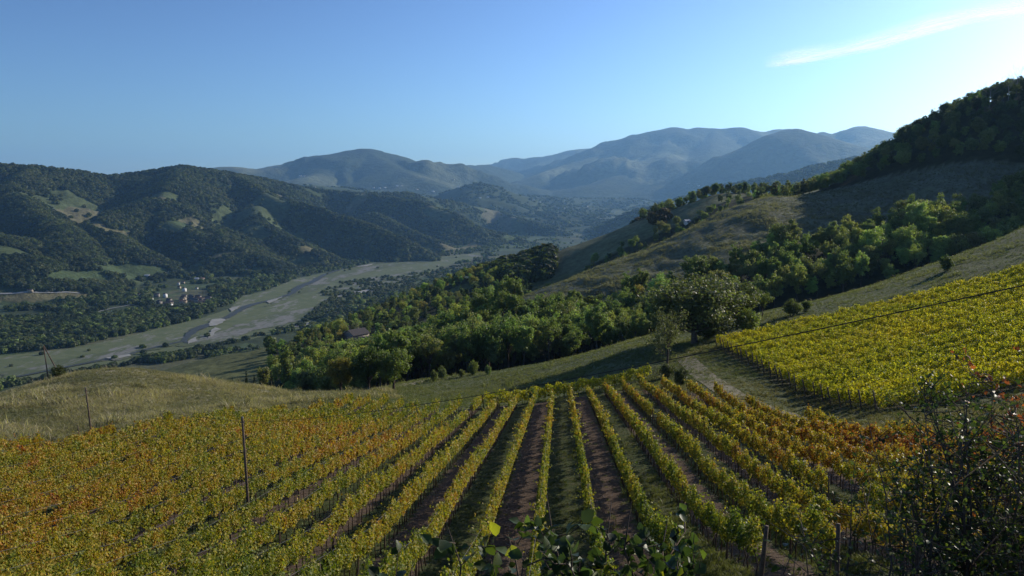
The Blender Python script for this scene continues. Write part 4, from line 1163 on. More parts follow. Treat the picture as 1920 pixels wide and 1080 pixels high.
far_woods('slope_woodland', 16000, -0.7, 0.22, 640, 1500, keep_near, (7, 12), ['green', 'dark', 'olive', 'brown'], 75, 1.1)

# ------------------------------------------------------------------ vineyards
def vine_seg(seed, L=5.0, n=1500, size=0.16, hmin=0.78, hmax=1.60, th=0.155):
    r = np.random.default_rng(seed)
    y = r.uniform(-0.1, L + 0.1, n)
    plant = np.abs(((y / 0.9) % 1) - 0.5) * 2          # fuller at each plant
    top = hmax + 0.22 * np.sin(y * 2.1 + seed) + 0.15 * r.normal(size=n)
    low = hmin + 0.15 * np.sin(y * 3.3 + seed * 2)
    z = low + (top - low) * r.uniform(0, 1, n) ** 0.8
    bulge = 0.55 + 0.65 * np.sin(np.clip((z - hmin) / (hmax - hmin), 0, 1) * math.pi)
    side = np.where(r.uniform(size=n) < 0.5, -1, 1)
    x = side * th * bulge * (0.55 + 0.55 * r.uniform(size=n)) * (1 + 0.3 * np.sin(y * 4.2 + seed))
    m = (r.uniform(size=n) > 0.25 * plant) | (z > 1.35)
    P = np.stack([x, y, z], 1)[m]
    # shoots that stick out over the top or hang into the alley
    ns = int(L * 2.2); ex = []
    for _ in range(ns):
        p = np.array([r.normal(0, th * 0.6), r.uniform(0, L), r.uniform(1.4, 1.8)]); d = r.normal(0, 1, 3) * [0.8, 0.6, 0.3] + [0, 0, r.uniform(-0.3, 1.0)]; d /= np.linalg.norm(d)
        for q in np.linspace(0.05, r.uniform(0.3, 0.7), 7): ex.append(p + d * q + r.normal(0, 0.03, 3))
    P = np.concatenate([P, ex])
    NNm = np.stack([np.sign(P[:, 0]), 0 * P[:, 0], 0.5 + 0 * P[:, 0]], 1)
    rnd = r.uniform(size=len(P)); br = r.uniform(size=len(P))
    V, F, C = cards(P, size * r.uniform(0.6, 1.25, len(P)), np.stack([rnd, br, rnd], 1), r, NNm, 0.9, 1.05)
    return V, F, C
SEG = 5.0
VN = [mesh_from('foliage', *vine_seg(i, n=2600, size=0.125)[:2], M_VINE, {'leafcol': ('FLOAT_COLOR', 'POINT', vine_seg(i, n=2600, size=0.125)[2])}) for i in range(6)]
def seg_mesh(i, n, size, mat, **kw):
    V, F, C = vine_seg(i, n=n, size=size, **kw)
    return mesh_from('foliage', V, F, mat, {'leafcol': ('FLOAT_COLOR', 'POINT', C)})
VX = [seg_mesh(80 + i, 4600, 0.10, M_VINE) for i in range(6)]
VM = [seg_mesh(20 + i, 1500, 0.17, M_VINE) for i in range(6)]
VF = [seg_mesh(40 + i, 1000, 0.21, M_VINE) for i in range(6)]
VR = [seg_mesh(60 + i, 1700, 0.20, M_VINE2, hmin=0.5, hmax=1.85, th=0.5) for i in range(7)]
def post_mesh(h, r0, mat, lean=0.0):
    return MB().tube([(0, 0, -0.4), (lean * 0.5, 0, h * 0.5), (lean, 0, h)], [r0 * 1.05, r0, r0 * 0.92], 6).mesh('post', mat)
POST = post_mesh(1.7, 0.038, M_POST)
LOWPOST = post_mesh(1.35, 0.05, M_POST)
ENDPOST = post_mesh(1.9, 0.075, M_POST, 0.05); ENDPOST_R = post_mesh(1.85, 0.075, M_RUST, -0.04)
LEANPOST = MB().tube([(0, 0, -0.4), (-0.30, 0, 1.0), (-0.62, 0, 2.15)], [0.085, 0.08, 0.07], 6).mesh('post', M_POST)

def vine_row(name, p0, d, length, meshes_of, endpost, label, group, gaps=0.0, wire=True, rng=rs, post_step=5.0, mat_t=M_VTRUNK, trunks=True):
    """a trellis row from p0 along the unit vector d"""
    d = np.array(d, float); d /= np.linalg.norm(d)
    rz = math.atan2(d[1], d[0]) - math.pi / 2
    z0 = h1(*p0)
    root = empty(name, (p0[0], p0[1], z0), rz); tag(root, label, 'vine row', group)
    def loc(s, dz=0.0):
        x, y = p0[0] + d[0] * s, p0[1] + d[1] * s
        return (0, s, h1(x, y) - z0 + dz)
    s = 0.3
    while s < length - 1:
        L = min(SEG, length - s); yy = p0[1] + d[1] * s
        if rng.uniform() > gaps:
            me = meshes_of(yy)
            o = link('foliage', me, root)
            a, b_ = loc(s), loc(s + L)
            o.location = a; k = L / SEG
            flip = rng.uniform() < 0.5
            pitch = math.atan2(b_[2] - a[2], L)
            sc = rng.uniform(0.9, 1.12)
            o.rotation_euler = (pitch, 0, 0); o.scale = (-1 if flip else 1, k, sc)
        s += SEG
    s = 0.0; first = True
    while s <= length + 0.5:
        pm = endpost if first else POST
        o = link('post', pm, root); o.location = loc(s)
        o.rotation_euler = (rng.normal(0, 0.03), rng.normal(0, 0.03), math.pi / 2 if pm is LEANPOST else 0)
        first = False; s += post_step
    if trunks:
        t = MB(); s = 0.7
        while s < length:
            a = np.array(loc(s)); w = rng.normal(0, 0.06, 2)
            t.tube([a + [0, 0, -0.1], a + [w[0], w[1], 0.45], a + [w[1], w[0] * 1.5, 0.95]], [0.035, 0.028, 0.022], 3, cap=False); s += 0.9
        tag(link('vine_trunks', t.mesh('vine_trunks', mat_t), root), kind='stuff')
    if wire:
        w = MB()
        for hz in (0.85, 1.7):
            pts = [loc(q, hz) for q in np.linspace(0, length, max(3, int(length / 10)))]
            w.tube(pts, 0.008, 3, cap=False)
        link('wire', w.mesh('wire', M_WIRE), root)
    return root

def row_extent(k):
    s0 = -0.9 + 2.5 * k
    ys = np.arange(12, 114, 0.25); xs = s0 + ROW_DX * ys
    m = inpoly(xs, ys, MAIN_POLY)
    # stop where the row leaves the surroundings of the frame
    m &= (xs / ys > -0.80)
    yy = ys[m]
    return (yy.min(), yy.max(), s0) if len(yy) > 12 else None
ORD2 = 'fifteenth sixteenth seventeenth eighteenth nineteenth twentieth twenty-first twenty-second twenty-third twenty-fourth twenty-fifth twenty-sixth twenty-seventh twenty-eighth twenty-ninth thirtieth'.split()
ordn = ['', 'first', 'second', 'third', 'fourth', 'fifth', 'sixth', 'seventh', 'eighth', 'ninth', 'tenth', 'eleventh', 'twelfth', 'thirteenth', 'fourteenth'] + ORD2
for k in range(-30, 15):
    e = row_extent(k)
    if not e: continue
    y0, y1, s0 = e
    y0 += rs.uniform(-0.3, 0.3); y1 -= rs.uniform(0, 1.5)
    if k == 0: lab = 'nearly upright central vine row between a tilled and a grassed alley'
    elif 0 < k: lab = '%s vine row to the right of the central upright row' % ordn[k]
    elif -30 <= k < 0: lab = '%s vine row to the left of the central upright row' % ordn[-k]
    else: lab = 'orange and yellow vine row in the dense left part of the front vineyard'
    d = np.array([ROW_DX, 1.0])
    def mo(y): return (VX if y < 30 else VN if y < 52 else VM if y < 80 else VF)[rs.integers(6)]
    vine_row('vine_row', (s0 + ROW_DX * y0, y0), d, (y1 - y0) * math.hypot(1, ROW_DX), mo, LOWPOST if k < 1 else ENDPOST_R if k == 2 else ENDPOST, lab, 'vine rows of the front vineyard', gaps=0.02)
# the rows that close the far side of the front vineyard, running across
for i, (u0, D0, u1, D1) in enumerate(((905, 108, 1060, 114), (1060, 114, 1232, 121))):
    a = np.array([ua(u0) * D0, D0]); b_ = np.array([ua(u1) * D1, D1])
    vine_row('vine_row', a, b_ - a, np.hypot(*(b_ - a)), lambda y: VR[rs.integers(7)], ENDPOST,
             ('yellow green vine row crossing behind the far ends of the front rows, left stretch', 'dark posted vine row crossing behind the front rows, ending at the half bare tree')[i], 'vine rows crossing behind the front rows', post_step=2.2)
# the vineyard on the right-hand slope
kk = 0
for k in range(0, 26):
    p0 = RV_P0 + RV_STEP * k + np.array([rs.normal(0, 0.15), 0])
    xs = np.arange(0, 130, 0.5); P = p0 + xs[:, None] * RV_DIR
    m = inpoly(P[:, 0], P[:, 1], RV_POLY) & (P[:, 0] / P[:, 1] < 0.80)
    if m.sum() < 8: continue
    L = xs[m].max()
    lab = {0: 'lowest yellow vine row of the right-hand slope, along the bare bank', 24: 'uppermost yellow vine row of the right-hand slope'}.get(k, None)
    if lab is None:
        lab = '%s vine row above the lowest one on the yellow right-hand slope' % ordn[k]
    vine_row('vine_row', p0, RV_DIR, L, lambda y: VR[rs.integers(7)], LEANPOST, lab, 'vine rows of the right-hand vineyard', wire=(k < 12), trunks=(k < 14), post_step=6.0)
# far right part of that slope, above the corner row (rows that start further up)
k = 25
while k < 44:
    p0 = np.array([35.9, 78 + 2.55 * k]); xs = np.arange(0, 150, 0.5); P = p0 + xs[:, None] * RV_DIR
    m = inpoly(P[:, 0], P[:, 1], RV_POLY) & (P[:, 0] / P[:, 1] < 0.80)
    if m.sum() > 12:
        q0 = P[m][0]; vine_row('vine_row', q0, RV_DIR, m.sum() * 0.5, lambda y: VR[rs.integers(7)], ENDPOST, 'short golden vine row, top right corner of the right-hand vineyard', 'vine rows of the right-hand vineyard', wire=False, trunks=False, post_step=6.0)
    k += 1

# ------------------------------------------------------------------ poles and cables
def pole(name, u, v, D, h, r0, label, lean=(0, 0), z=None, mat=M_POST, group='wooden poles of the overhead line'):
    x = pxw(u, v, D)[0]; root = empty(name, (x, D, h1(x, D))); tag(root, label, 'pole', group)
    link('shaft', MB().tube([(0, 0, -0.6), (lean[0] * .5, lean[1] * .5, h * .5), (lean[0], lean[1], h)], [r0 * 1.15, r0, r0 * 0.8], 8).mesh('shaft', mat, True), root)
    i = MB(); i.tube([(lean[0], lean[1], h - 0.02), (lean[0], lean[1], h + 0.05)], [r0 * 0.9, r0 * 0.9], 6); i.tube([(lean[0] - 0.12, lean[1], h - 0.25), (lean[0] + 0.12, lean[1], h - 0.25)], 0.025, 6)
    link('fitting', i.mesh('fitting', M_WIRE), root)
    return Vector(root.location) + Vector((lean[0], lean[1], h - 0.2))
x41 = pxw(465, 935, 41)[0]; zt = pxw(459, 785, 41)[2]
T1 = pole('utility_pole', 466, 935, 41, zt - h1(x41, 41) + 0.05, 0.075, 'tall thin dark pole standing among the left vine rows', (-0.16, 0))
T2 = pole('utility_pole', 172, 810, 76, 4.9, 0.085, 'dark pole at the edge between the vines and the dry mound', (-0.35, 0))
T3 = pole('utility_pole', 93, 738, 136, 6.4, 0.10, 'upright pole of the pair that forms a leaning A on the mound', (-0.5, 0))
xs_, ys_, zs_ = pxw(118, 735, 137)
bt = MB().tube([(xs_, 137, h1(xs_, 137) - 0.4), (T3.x, T3.y + 0.2, T3.z)], [0.12, 0.09], 8)
br_ = link('brace_pole', bt.mesh('brace_pole', M_POST, True)); tag(br_, 'slanting brace pole leaning on the upright pole on the mound', 'pole')
T4 = pole('utility_pole', 325, 706, 200, 5.5, 0.09, 'distant thin pole just behind the top of the mound')
put_tree('bush', 3, pxw(112, 735, 136)[0], 136, 2.6, (0.06, 0.07, 0.03), 'bush', 'dark scrub at the foot of the leaning pole pair', None, 'bush', wide=1.0)
put_tree('bush', 0, pxw(20, 725, 300)[0], 300, 8, (0.13, 0.11, 0.05), 'bush', 'russet bush at the left edge beyond the mound', None, 'bush', wide=1.5)
def cable(name, a, b, sag, r, label, extra=None):
    n = 40; pts = []
    for i in range(n + 1):
        t = i / n; p = Vector(a).lerp(Vector(b), t); p.z -= 4 * sag * t * (1 - t); pts.append(tuple(p))
    o = link(name, MB().tube(pts, r, 6).mesh(name, M_CABLE, True)); tag(o, label, 'cable', 'overhead cables')
E = pxw(1920, 535, 10.0)
A0 = np.array(T1); B0 = np.array(E); B1 = A0 + (B0 - A0) * 1.32; B1[2] = A0[2] + (B0[2] + 4 * 0.8 * 0.7576 * 0.2424 - A0[2]) * 1.32
rt = empty('utility_pole', (B1[0], B1[1], h1(max(B1[0], -50), max(B1[1], 1.4)))); tag(rt, 'near pole carrying the thick overhead cable, right of the shrubs', 'pole', 'wooden poles of the overhead line')
link('shaft', MB().tube([(0, 0, -1.5), (0, 0, B1[2] - rt.location.z + 0.4)], [0.11, 0.09], 8).mesh('shaft', M_POST, True), rt)
cable('overhead_cable', A0, B1, 0.8, 0.0095, 'thick black cable rising across the picture from the thin pole to the right')
cable('overhead_cable', T1, T2, 0.5, 0.008, 'thin cable between the pole in the vines and the pole at the mound')
cable('overhead_cable', T2, T3, 0.9, 0.008, 'thin cable from the mound edge pole up to the leaning pole pair')
for i, (u, v, D, h) in enumerate(((73, 835, 69, 1.2), (147, 812, 78, 1.2), (177, 812, 78, 0.9), (617, 757, 112, 1.1), (40, 836, 68, 0.9))):
    x = pxw(u, v, D)[0]; o = link('fence_stake', post_mesh(h, 0.05, M_POST, 0.03), None, (x, D, h1(x, D)))
    tag(o, 'short dark stake, ' + ('second from the left', 'just left of the dark pole', 'just right of the dark pole', 'far right, near the end of the mound', 'leftmost')[i], 'stake', 'stakes along the edge of the mound')

# ------------------------------------------------------------------ houses
def house(u, v, w, l, h, wall, roof, label, group, rz=None, name='house', lo=900, D=None, rh=0.28, windows=2, z=None, pos=None):
    if pos: x, y, zz = pos
    elif D: x = pxw(u, v, D)[0]; y = D; zz = h1(x, y)
    else: x, y, zz = hit(u, v, lo)
    rz = rs.uniform(-0.9, 0.9) if rz is None else rz
    root = empty(name, (x, y, zz), rz); tag(root, label, 'house' if name != 'barn' else 'barn', group)
    b = MB(); b.box(0, 0, h / 2 - 1.0, l, w, h + 2)
    r = w * rh
    for sx in (-1, 1):   # gables
        b.V += [(sx * l / 2, -w / 2, h), (sx * l / 2, w / 2, h), (sx * l / 2, 0, h + r), (sx * l / 2, 0, h + r)]
        b.F.append((b.n, b.n + 1, b.n + 2, b.n + 3)); b.n += 4
    link('wall', b.mesh('wall', wall), root)
    q = MB(); e = 0.5; t = 0.25
    for sy in (-1, 1):
        y0, z0, y1, z1 = sy * (w / 2 + e), h - e * rh * 2 + 0.05, 0, h + r + 0.05
        for zz_ in (0, t):
            q.quad((-l / 2 - e, y0, z0 + zz_), (l / 2 + e, y0, z0 + zz_), (l / 2 + e, y1, z1 + zz_), (-l / 2 - e, y1, z1 + zz_))
        q.quad((-l / 2 - e, y0, z0), (l / 2 + e, y0, z0), (l / 2 + e, y0, z0 + t), (-l / 2 - e, y0, z0 + t))
        for sx in (-1, 1):
            q.quad((sx * (l / 2 + e), y0, z0), (sx * (l / 2 + e), y0, z0 + t), (sx * (l / 2 + e), y1, z1 + t), (sx * (l / 2 + e), y1, z1))
    ro = link('roof', q.mesh('roof', roof), root)
    c = MB().box(l * 0.2, w * 0.12, h + r * 0.9, 0.7, 0.7, 1.4); link('chimney', c.mesh('chimney', M_WALLS), ro)
    if windows:
        wm = MB().box(0, 0, 0, 1.1, 0.12, 1.4).mesh('window', M_WIN)
        for i in range(windows):
            for fl_ in range(1 if h < 5 else 2):
                o = link('window', wm, root, ((i + 0.5) / windows * l - l / 2, -w / 2 - 0.03, 1.6 + fl_ * 2.9))
    return root
VG = 'houses of the village by the river'
vill = [(250, 570, 9, 26, 4, M_WALLW, M_ROOFW, 'long low shed with a pale roof at the left end of the village', 0.5), (225, 551, 8, 20, 4, M_WALLW, M_ROOFW, 'pale roofed shed standing alone left of the village', 0.15),
        (310, 558, 8, 7, 9, M_WALLW, M_ROOF, 'tall bright white house in the middle of the village', -0.5), (346, 547, 8, 7, 9, M_WALLW, M_ROOF, 'tall white house at the upper right of the village', -0.6),
        (335, 535, 6, 6, 8, M_WALLW, M_ROOF, 'small white house at the top of the village', 0.3), (343, 532, 8, 10, 5, M_WALLO, M_ROOFG, 'grey roofed house at the top of the village', 0.2),
        (261, 556, 7, 9, 6, M_WALLW, M_ROOF, 'white house behind the pale sheds', -0.5), (264, 560, 6, 8, 5, M_WALLO, M_ROOF, 'ochre house behind the pale sheds', -0.3), (246, 559, 6, 7, 4, M_WALLO, M_ROOFG, 'small grey house above the long pale shed', 0.2),
        (282, 563, 7, 12, 4, M_WALLW, M_ROOFW, 'small pale roofed barn between the sheds and the white house', 0.2), (336, 541, 6, 8, 5, M_WALLO, M_ROOF, 'ochre house between the two white houses', -0.3),
        (369, 542, 5, 6, 4, M_WALLW, M_ROOF, 'tiny white house right of the village', 0), (369, 524, 8, 14, 3, M_WALLW, M_ROOFW, 'pale roof above the right side of the village', 0.1), (276, 519, 7, 14, 3, M_WALLW, M_ROOFW, 'pale roofed barn above the village', 0.1),
        (392, 570, 6, 9, 5, M_WALLO, M_ROOF, 'ochre house at the right end of the village', 0.1), (320, 574, 6, 8, 5, M_WALLW, M_ROOF, 'white walled house at the lower edge of the village', -0.4)]
for u, v, w, l, h, wa, ro, lab, rz in vill: house(u, v, w, l, h, wa, ro, lab, VG, rz)
for i in range(26):
    u = rs.uniform(290, 392); v = rs.uniform(556, 575) - (u > 350) * 0
    house(u, v, rs.uniform(7, 10), rs.uniform(9, 16), rs.uniform(4.5, 7.5), [M_WALLS, M_WALLO, M_WALLS][i % 3], [M_ROOFG, M_ROOF, M_ROOFG][i % 3],
          'dark roofed house in the crowded lower half of the village', VG, windows=2)
for u, v, lab in ((88, 548, 'farmhouse by the straight valley road, right of two'), (57, 548, 'farmhouse by the straight valley road, left of two'), (157, 471, 'white house alone on the lower slope at the left'), (231, 459, 'small white house on the slope, left of two'), (253, 455, 'small white house on the slope, right of two'),
                  (461, 508, 'pale house on the slope right of the village'), (487, 524, 'pale house near the upper end of the wood by the river'), (407, 517, 'small white house above the village, to the right'), (322, 494, 'small pale house under the dark slope'), (380, 525, 'pale house among trees above the village')):
    house(u, v, 8, 12, 5, M_WALLW if 'white' in lab else M_WALLO, M_ROOF, lab, 'scattered houses on the left bank')
far = [(570, 331), (563, 331), (590, 352), (600, 354), (655, 352), (662, 353), (700, 353), (712, 354), (722, 353), (745, 350), (752, 349), (782, 356), (812, 360), (900, 372), (915, 371), (1000, 377), (1012, 380), (1060, 392), (1100, 388), (1130, 401), (1140, 402), (1151, 399), (1160, 409), (1125, 411), (1110, 405), (1085, 400), (980, 386), (850, 338), (1292, 345), (1310, 350), (860, 352)]
for u, v in far:
    x, y, z = hit(u, v, 4500); k = y / 7500
    house(u, v, 11 * k, 22 * k, 7 * k, M_WALLW, M_ROOF if rs.uniform() < 0.5 else M_ROOFW, 'tiny pale building in the far basin below the mountains', 'tiny buildings of the far basin', windows=0, pos=(x, y, z), rz=rs.uniform(-0.4, 0.4))
# farm in the wood, and the small building on the far spur
FG = 'buildings of the farm in the wood'
house(672, 640, 9, 12, 4.5, M_WALLS, M_ROOFG, 'large dark roofed farm building in the wood, lowest of the farm', FG, 0.15, 'barn', D=hy - 8)
house(668, 632, 10, 13, 7, M_WALLS, M_ROOFG, 'dark farmhouse with a pale gable edge in the wood', FG, 0.9, D=hy + 10)
house(663, 612, 7, 12, 5, M_WALLW, M_ROOF, 'low house with a white gable and red roof behind the farm', FG, -0.15, D=hy + 48)
x, y, z = hit(1288, 420, 500)
house(1288, 420, 3.2, 4.2, 2.0, M_WALLW, M_ROOFW, 'small white shed half hidden behind the crest of the bare spur', None, 0.3, 'shed', pos=(x, y, z), windows=1)

# ------------------------------------------------------------------ grass tufts and dry stalks
def tuft(seed, n=26, h=0.45):
    r = np.random.default_rng(seed); V = []; F = []; C = []
    for i in range(n):
        p = r.normal(0, 0.22, 2); d = r.normal(0, 0.22, 2); hh = h * r.uniform(0.5, 1.2); w = 0.02 * r.uniform(0.7, 1.6); a = r.uniform(0, 3.14)
        o = np.array([math.cos(a) * w, math.sin(a) * w, 0]); b0 = np.array([p[0], p[1], -0.05]); m = b0 + [d[0] * .4, d[1] * .4, hh * .6]; t = b0 + [d[0], d[1], hh]
        V += [b0 - o, b0 + o, m + o * .7, m - o * .7, m - o * .7, m + o * .7, t + o * .1, t - o * .1]; k = len(V) - 8
        F += [(k, k + 1, k + 2, k + 3), (k + 4, k + 5, k + 6, k + 7)]; c = r.uniform(0.7, 1.3); C += [(c, c, c, 1)] * 8
    return V, F, C
gsrc = []
for i in range(3):
    V, F, C = tuft(80 + i)
    x, y = ((-36, 88), (-33, 92), (24, 122))[i]
    o = link('grass_tuft', mesh_from('grass_tuft', V, F, M_LEAF, {'leafcol': ('FLOAT_COLOR', 'POINT', C)}), None, (x, y, h1(x, y)))
    o['tcol'] = [0.2, 0.17, 0.09]; o.scale = (1.5,) * 3
    tag(o, kind='stuff'); gsrc.append(o)
r = np.random.default_rng(31)
def grass(name, n, amin, amax, y0, y1, keep, col, sc, seed):
    r = np.random.default_rng(seed)
    a = r.uniform(amin, amax, n); y = np.exp(r.uniform(math.log(y0), math.log(y1), n)); x = a * y
    m = keep(x, y, r); x, y = x[m], y[m]; z = H(x, y)
    nz = fbm(x / 9, y / 9, 3, 15)
    c0, c1 = np.array(col[0]), np.array(col[1]); t = np.clip(0.5 + nz + r.normal(0, 0.2, len(x)), 0, 1)[:, None]
    return scatter(name, np.stack([x, y, z], 1), r.uniform(*sc, len(x)) * (0.6 + 0.7 * np.clip(nz * 1.5 + 0.5, 0, 1)) * np.where(r.uniform(size=len(x)) < 0.015, 2.3, 1.0), r.uniform(0, 6.28, len(x)), c0 + (c1 - c0) * t, gsrc, r.integers(0, 3, len(x)))
MOUND = ud([(-600, 60), (-150, 66), (0, 71), (200, 79), (330, 87), (500, 101), (640, 114), (760, 118), (700, 180), (640, 180), (-600, 175)])
grass('dry_grass', 42000, -0.72, -0.1, 62, 178, lambda x, y, r: inpoly(x / y, y, MOUND) & ~inpoly(x, y, MAIN_POLY), ((0.15, 0.145, 0.085), (0.35, 0.30, 0.20)), (0.5, 1.3), 1)
grass('strip_grass', 36000, -0.25, 0.72, 108, 250, lambda x, y, r: ~inpoly(x, y, MAIN_POLY) & ~inpoly(x, y, RV_POLY) & ~woods_mask(x, y), ((0.085, 0.11, 0.045), (0.15, 0.155, 0.07)), (0.4, 0.9), 2)
grass('alley_grass', 30000, -0.66, 0.66, 25, 115, lambda x, y, r: inpoly(x, y, MAIN_POLY) & ((((x - ROW_DX * y + 0.9) % 5.0) < 2.6) | (r.uniform(size=len(x)) < 0.12)), ((0.05, 0.075, 0.028), (0.12, 0.125, 0.05)), (0.18, 0.42), 3)
grass('bank_grass', 22000, 0.18, 0.72, 50, 150, lambda x, y, r: ~inpoly(x, y, MAIN_POLY), ((0.06, 0.075, 0.03), (0.17, 0.145, 0.075)), (0.3, 0.7), 4)
grass('spur_grass', 22000, -0.02, 0.66, 300, 480, lambda x, y, r: ~woods_mask(x, y), ((0.09, 0.10, 0.06), (0.18, 0.175, 0.125)), (0.9, 1.9), 5)

# ------------------------------------------------------------------ shrubs close to the camera
def leaf_mesh_cards(P, T, size, col, rng, aspect=0.72):
    """pointed oval leaves, six vertices each folded along the rib; two quads"""
    n = len(P); size = np.broadcast_to(size, (n,))[:, None]
    T = T / np.linalg.norm(T, axis=1, keepdims=True); r = rng.normal(size=(n, 3)) + [0, 0, 0.9]
    S = np.cross(T, r); S /= np.linalg.norm(S, axis=1, keepdims=True); Nn = np.cross(S, T)
    def at(t, w, dz): return P + T * size * t + S * size * w * aspect + Nn * size * dz
    V = np.stack([at(0, 0, 0), at(0.5, 0, -0.03), at(1.0, 0, -0.20), at(0.16, 0.30, 0.07), at(0.52, 0.52, 0.12), at(0.86, 0.24, -0.06), at(0.16, -0.30, 0.07), at(0.52, -0.52, 0.12), at(0.86, -0.24, -0.06)], 1).reshape(-1, 3)
    b0 = np.arange(n)[:, None] * 9
    F = np.concatenate([b0 + [[0, 1, 4, 3]], b0 + [[1, 2, 5, 4]], b0 + [[0, 6, 7, 1]], b0 + [[1, 7, 8, 2]]], 0)
    C = np.repeat(np.concatenate([col, np.ones((n, 1))], 1), 9, 0)
    return V, F, C
def shrub(name, x, y, stems, hgt, spread, leaf, nleaf, pal, label, seed, bend=0.3, twigs=7, rad=0.012, lean=(0, 0), lowleaf=0.15, topdens=1.0, aspect=0.72, cat='shrub', base_r=0.25, z=None):
    r = np.random.default_rng(seed); root = empty(name, (x, y, h1(x, y) if z is None else z)); tag(root, label, cat)
    P = []; T = []
    for s in range(stems):
        w = r.uniform(0, 6.28); sp = spread * r.uniform(0.2, 1.0); hh = hgt * r.uniform(0.6, 1.0)
        b0 = np.array([math.cos(w) * base_r * r.uniform(0, 1), math.sin(w) * base_r * r.uniform(0, 1), -0.2])
        top = b0 + [math.cos(w) * sp + lean[0], math.sin(w) * sp + lean[1], hh]
        mid = (b0 + top) / 2 + r.normal(0, bend * 0.2, 3) + [-math.cos(w) * sp * 0.15, -math.sin(w) * sp * 0.15, hh * 0.06]
        pts = [b0, (b0 + mid) / 2 + r.normal(0, 0.03, 3), mid, (mid + top) / 2 + r.normal(0, 0.04, 3), top]
        t = MB(); t.tube(pts, [rad * 1.3, rad, rad * 0.75, rad * 0.5, rad * 0.2], 5)
        for k in range(twigs):
            f = r.uniform(0.25, 0.98) * 4; i = min(int(f), 3); p = pts[i] + (pts[i + 1] - pts[i]) * (f - i)
            d = r.normal(0, 1, 3); d[2] = abs(d[2]) * 0.6; d /= np.linalg.norm(d); L = hgt * 0.16 * r.uniform(0.5, 1.4)
            q = p + d * L * 0.5 + r.normal(0, 0.02, 3); e = p + d * L + [0, 0, 0.02]
            t.tube([p, q, e], [rad * 0.4, rad * 0.3, rad * 0.12], 4, cap=False)
            m = max(2, int(nleaf / (stems * twigs)))
            if p[2] > lowleaf * hgt:
                for _ in range(m):
                    g = r.uniform(0.1, 1.0); c = p + (e - p) * g; P.append(c); dd = d * 0.5 + r.normal(0, 0.7, 3); dd[2] -= 0.1; T.append(dd)
        link('branch', t.mesh('branch', M_BARK, True), root)
    P = np.array(P); T = np.array(T); pi = r.integers(0, len(pal), len(P)); col = np.array(pal)[pi] * r.uniform(0.7, 1.25, (len(P), 1))
    V, F, C = leaf_mesh_cards(P, T, leaf * r.uniform(0.55, 1.15, len(P)), col, r, aspect)
    o = link('foliage', mesh_from('foliage', V, F, M_GLOSS, {'leafcol': ('FLOAT_COLOR', 'POINT', C)}), root); o['tcol'] = [1.0, 1.0, 1.0]
    tag(o, kind='stuff')
    return root
DK = [(0.030, 0.050, 0.018), (0.038, 0.062, 0.020), (0.028, 0.042, 0.018), (0.05, 0.075, 0.022)]
DK = [tuple(1.2 * q for q in c) for c in DK]
GL = DK * 3 + [(0.09, 0.13, 0.03), (0.30, 0.30, 0.03)]
RD = DK + [(0.06, 0.08, 0.025), (0.07, 0.09, 0.03), (0.12, 0.15, 0.03)]
RED = [(0.26, 0.07, 0.035), (0.16, 0.05, 0.03), (0.34, 0.10, 0.04), (0.06, 0.05, 0.025), (0.05, 0.06, 0.022)]
# bottom centre, rounded glossy leaves
def sx(u, D): return pxw(u, 1000, D)[0]
shrub('leafy_shrub', sx(1160, 4.2), 4.2, 22, 1.30, 0.50, 0.070, 1500, GL, 'dark glossy large-leaved shrub at the bottom centre of the view', 3, aspect=0.85, twigs=8, lowleaf=0.2)
shrub('leafy_shrub', sx(1040, 4.4), 4.4, 5, 1.40, 0.40, 0.095, 90, GL, 'sparse arching sprays with single yellow leaves left of the glossy shrub', 8, aspect=0.85, twigs=6, lowleaf=0.3)
shrub('leafy_shrub', sx(850, 4.8), 4.8, 7, 1.42, 0.28, 0.10, 190, DK, 'small dark leafy shrub at the bottom edge left of the glossy one', 9, aspect=0.85, twigs=6, lowleaf=0.2)
# right-hand thicket: upright twigs and small leaves
shrub('thicket_shrub', sx(1880, 4.6), 4.6, 24, 1.85, 0.58, 0.034, 5200, RD, 'tall tangled thicket with small dark leaves at the lower right corner', 11, twigs=26, rad=0.010, bend=0.5, lowleaf=0.05)
shrub('thicket_shrub', sx(1700, 4.3), 4.3, 16, 1.55, 0.50, 0.032, 2000, RD, 'lower thicket of thin twigs left of the tall tangled one', 12, twigs=16, rad=0.008, bend=0.5, lowleaf=0.15)
shrub('thicket_shrub', sx(1880, 5.6), 5.6, 16, 2.6, 0.50, 0.045, 2400, RED, 'reddish leaved shrub rising above the tangled thicket at the right edge', 13, twigs=14, rad=0.010, lowleaf=0.45)
shrub('thin_sapling', sx(1782, 4.6), 4.6, 2, 2.2, 0.04, 0.045, 26, RD, 'single thin upright twig standing in front of the yellow vineyard', 14, twigs=7, rad=0.008, lowleaf=0.3, base_r=0.05)
shrub('thicket_shrub', sx(1600, 3.9), 3.9, 7, 1.2, 0.50, 0.045, 130, RD, 'nearly bare grey twigs reaching left over the last vine rows', 15, twigs=7, rad=0.006, lowleaf=0.3)

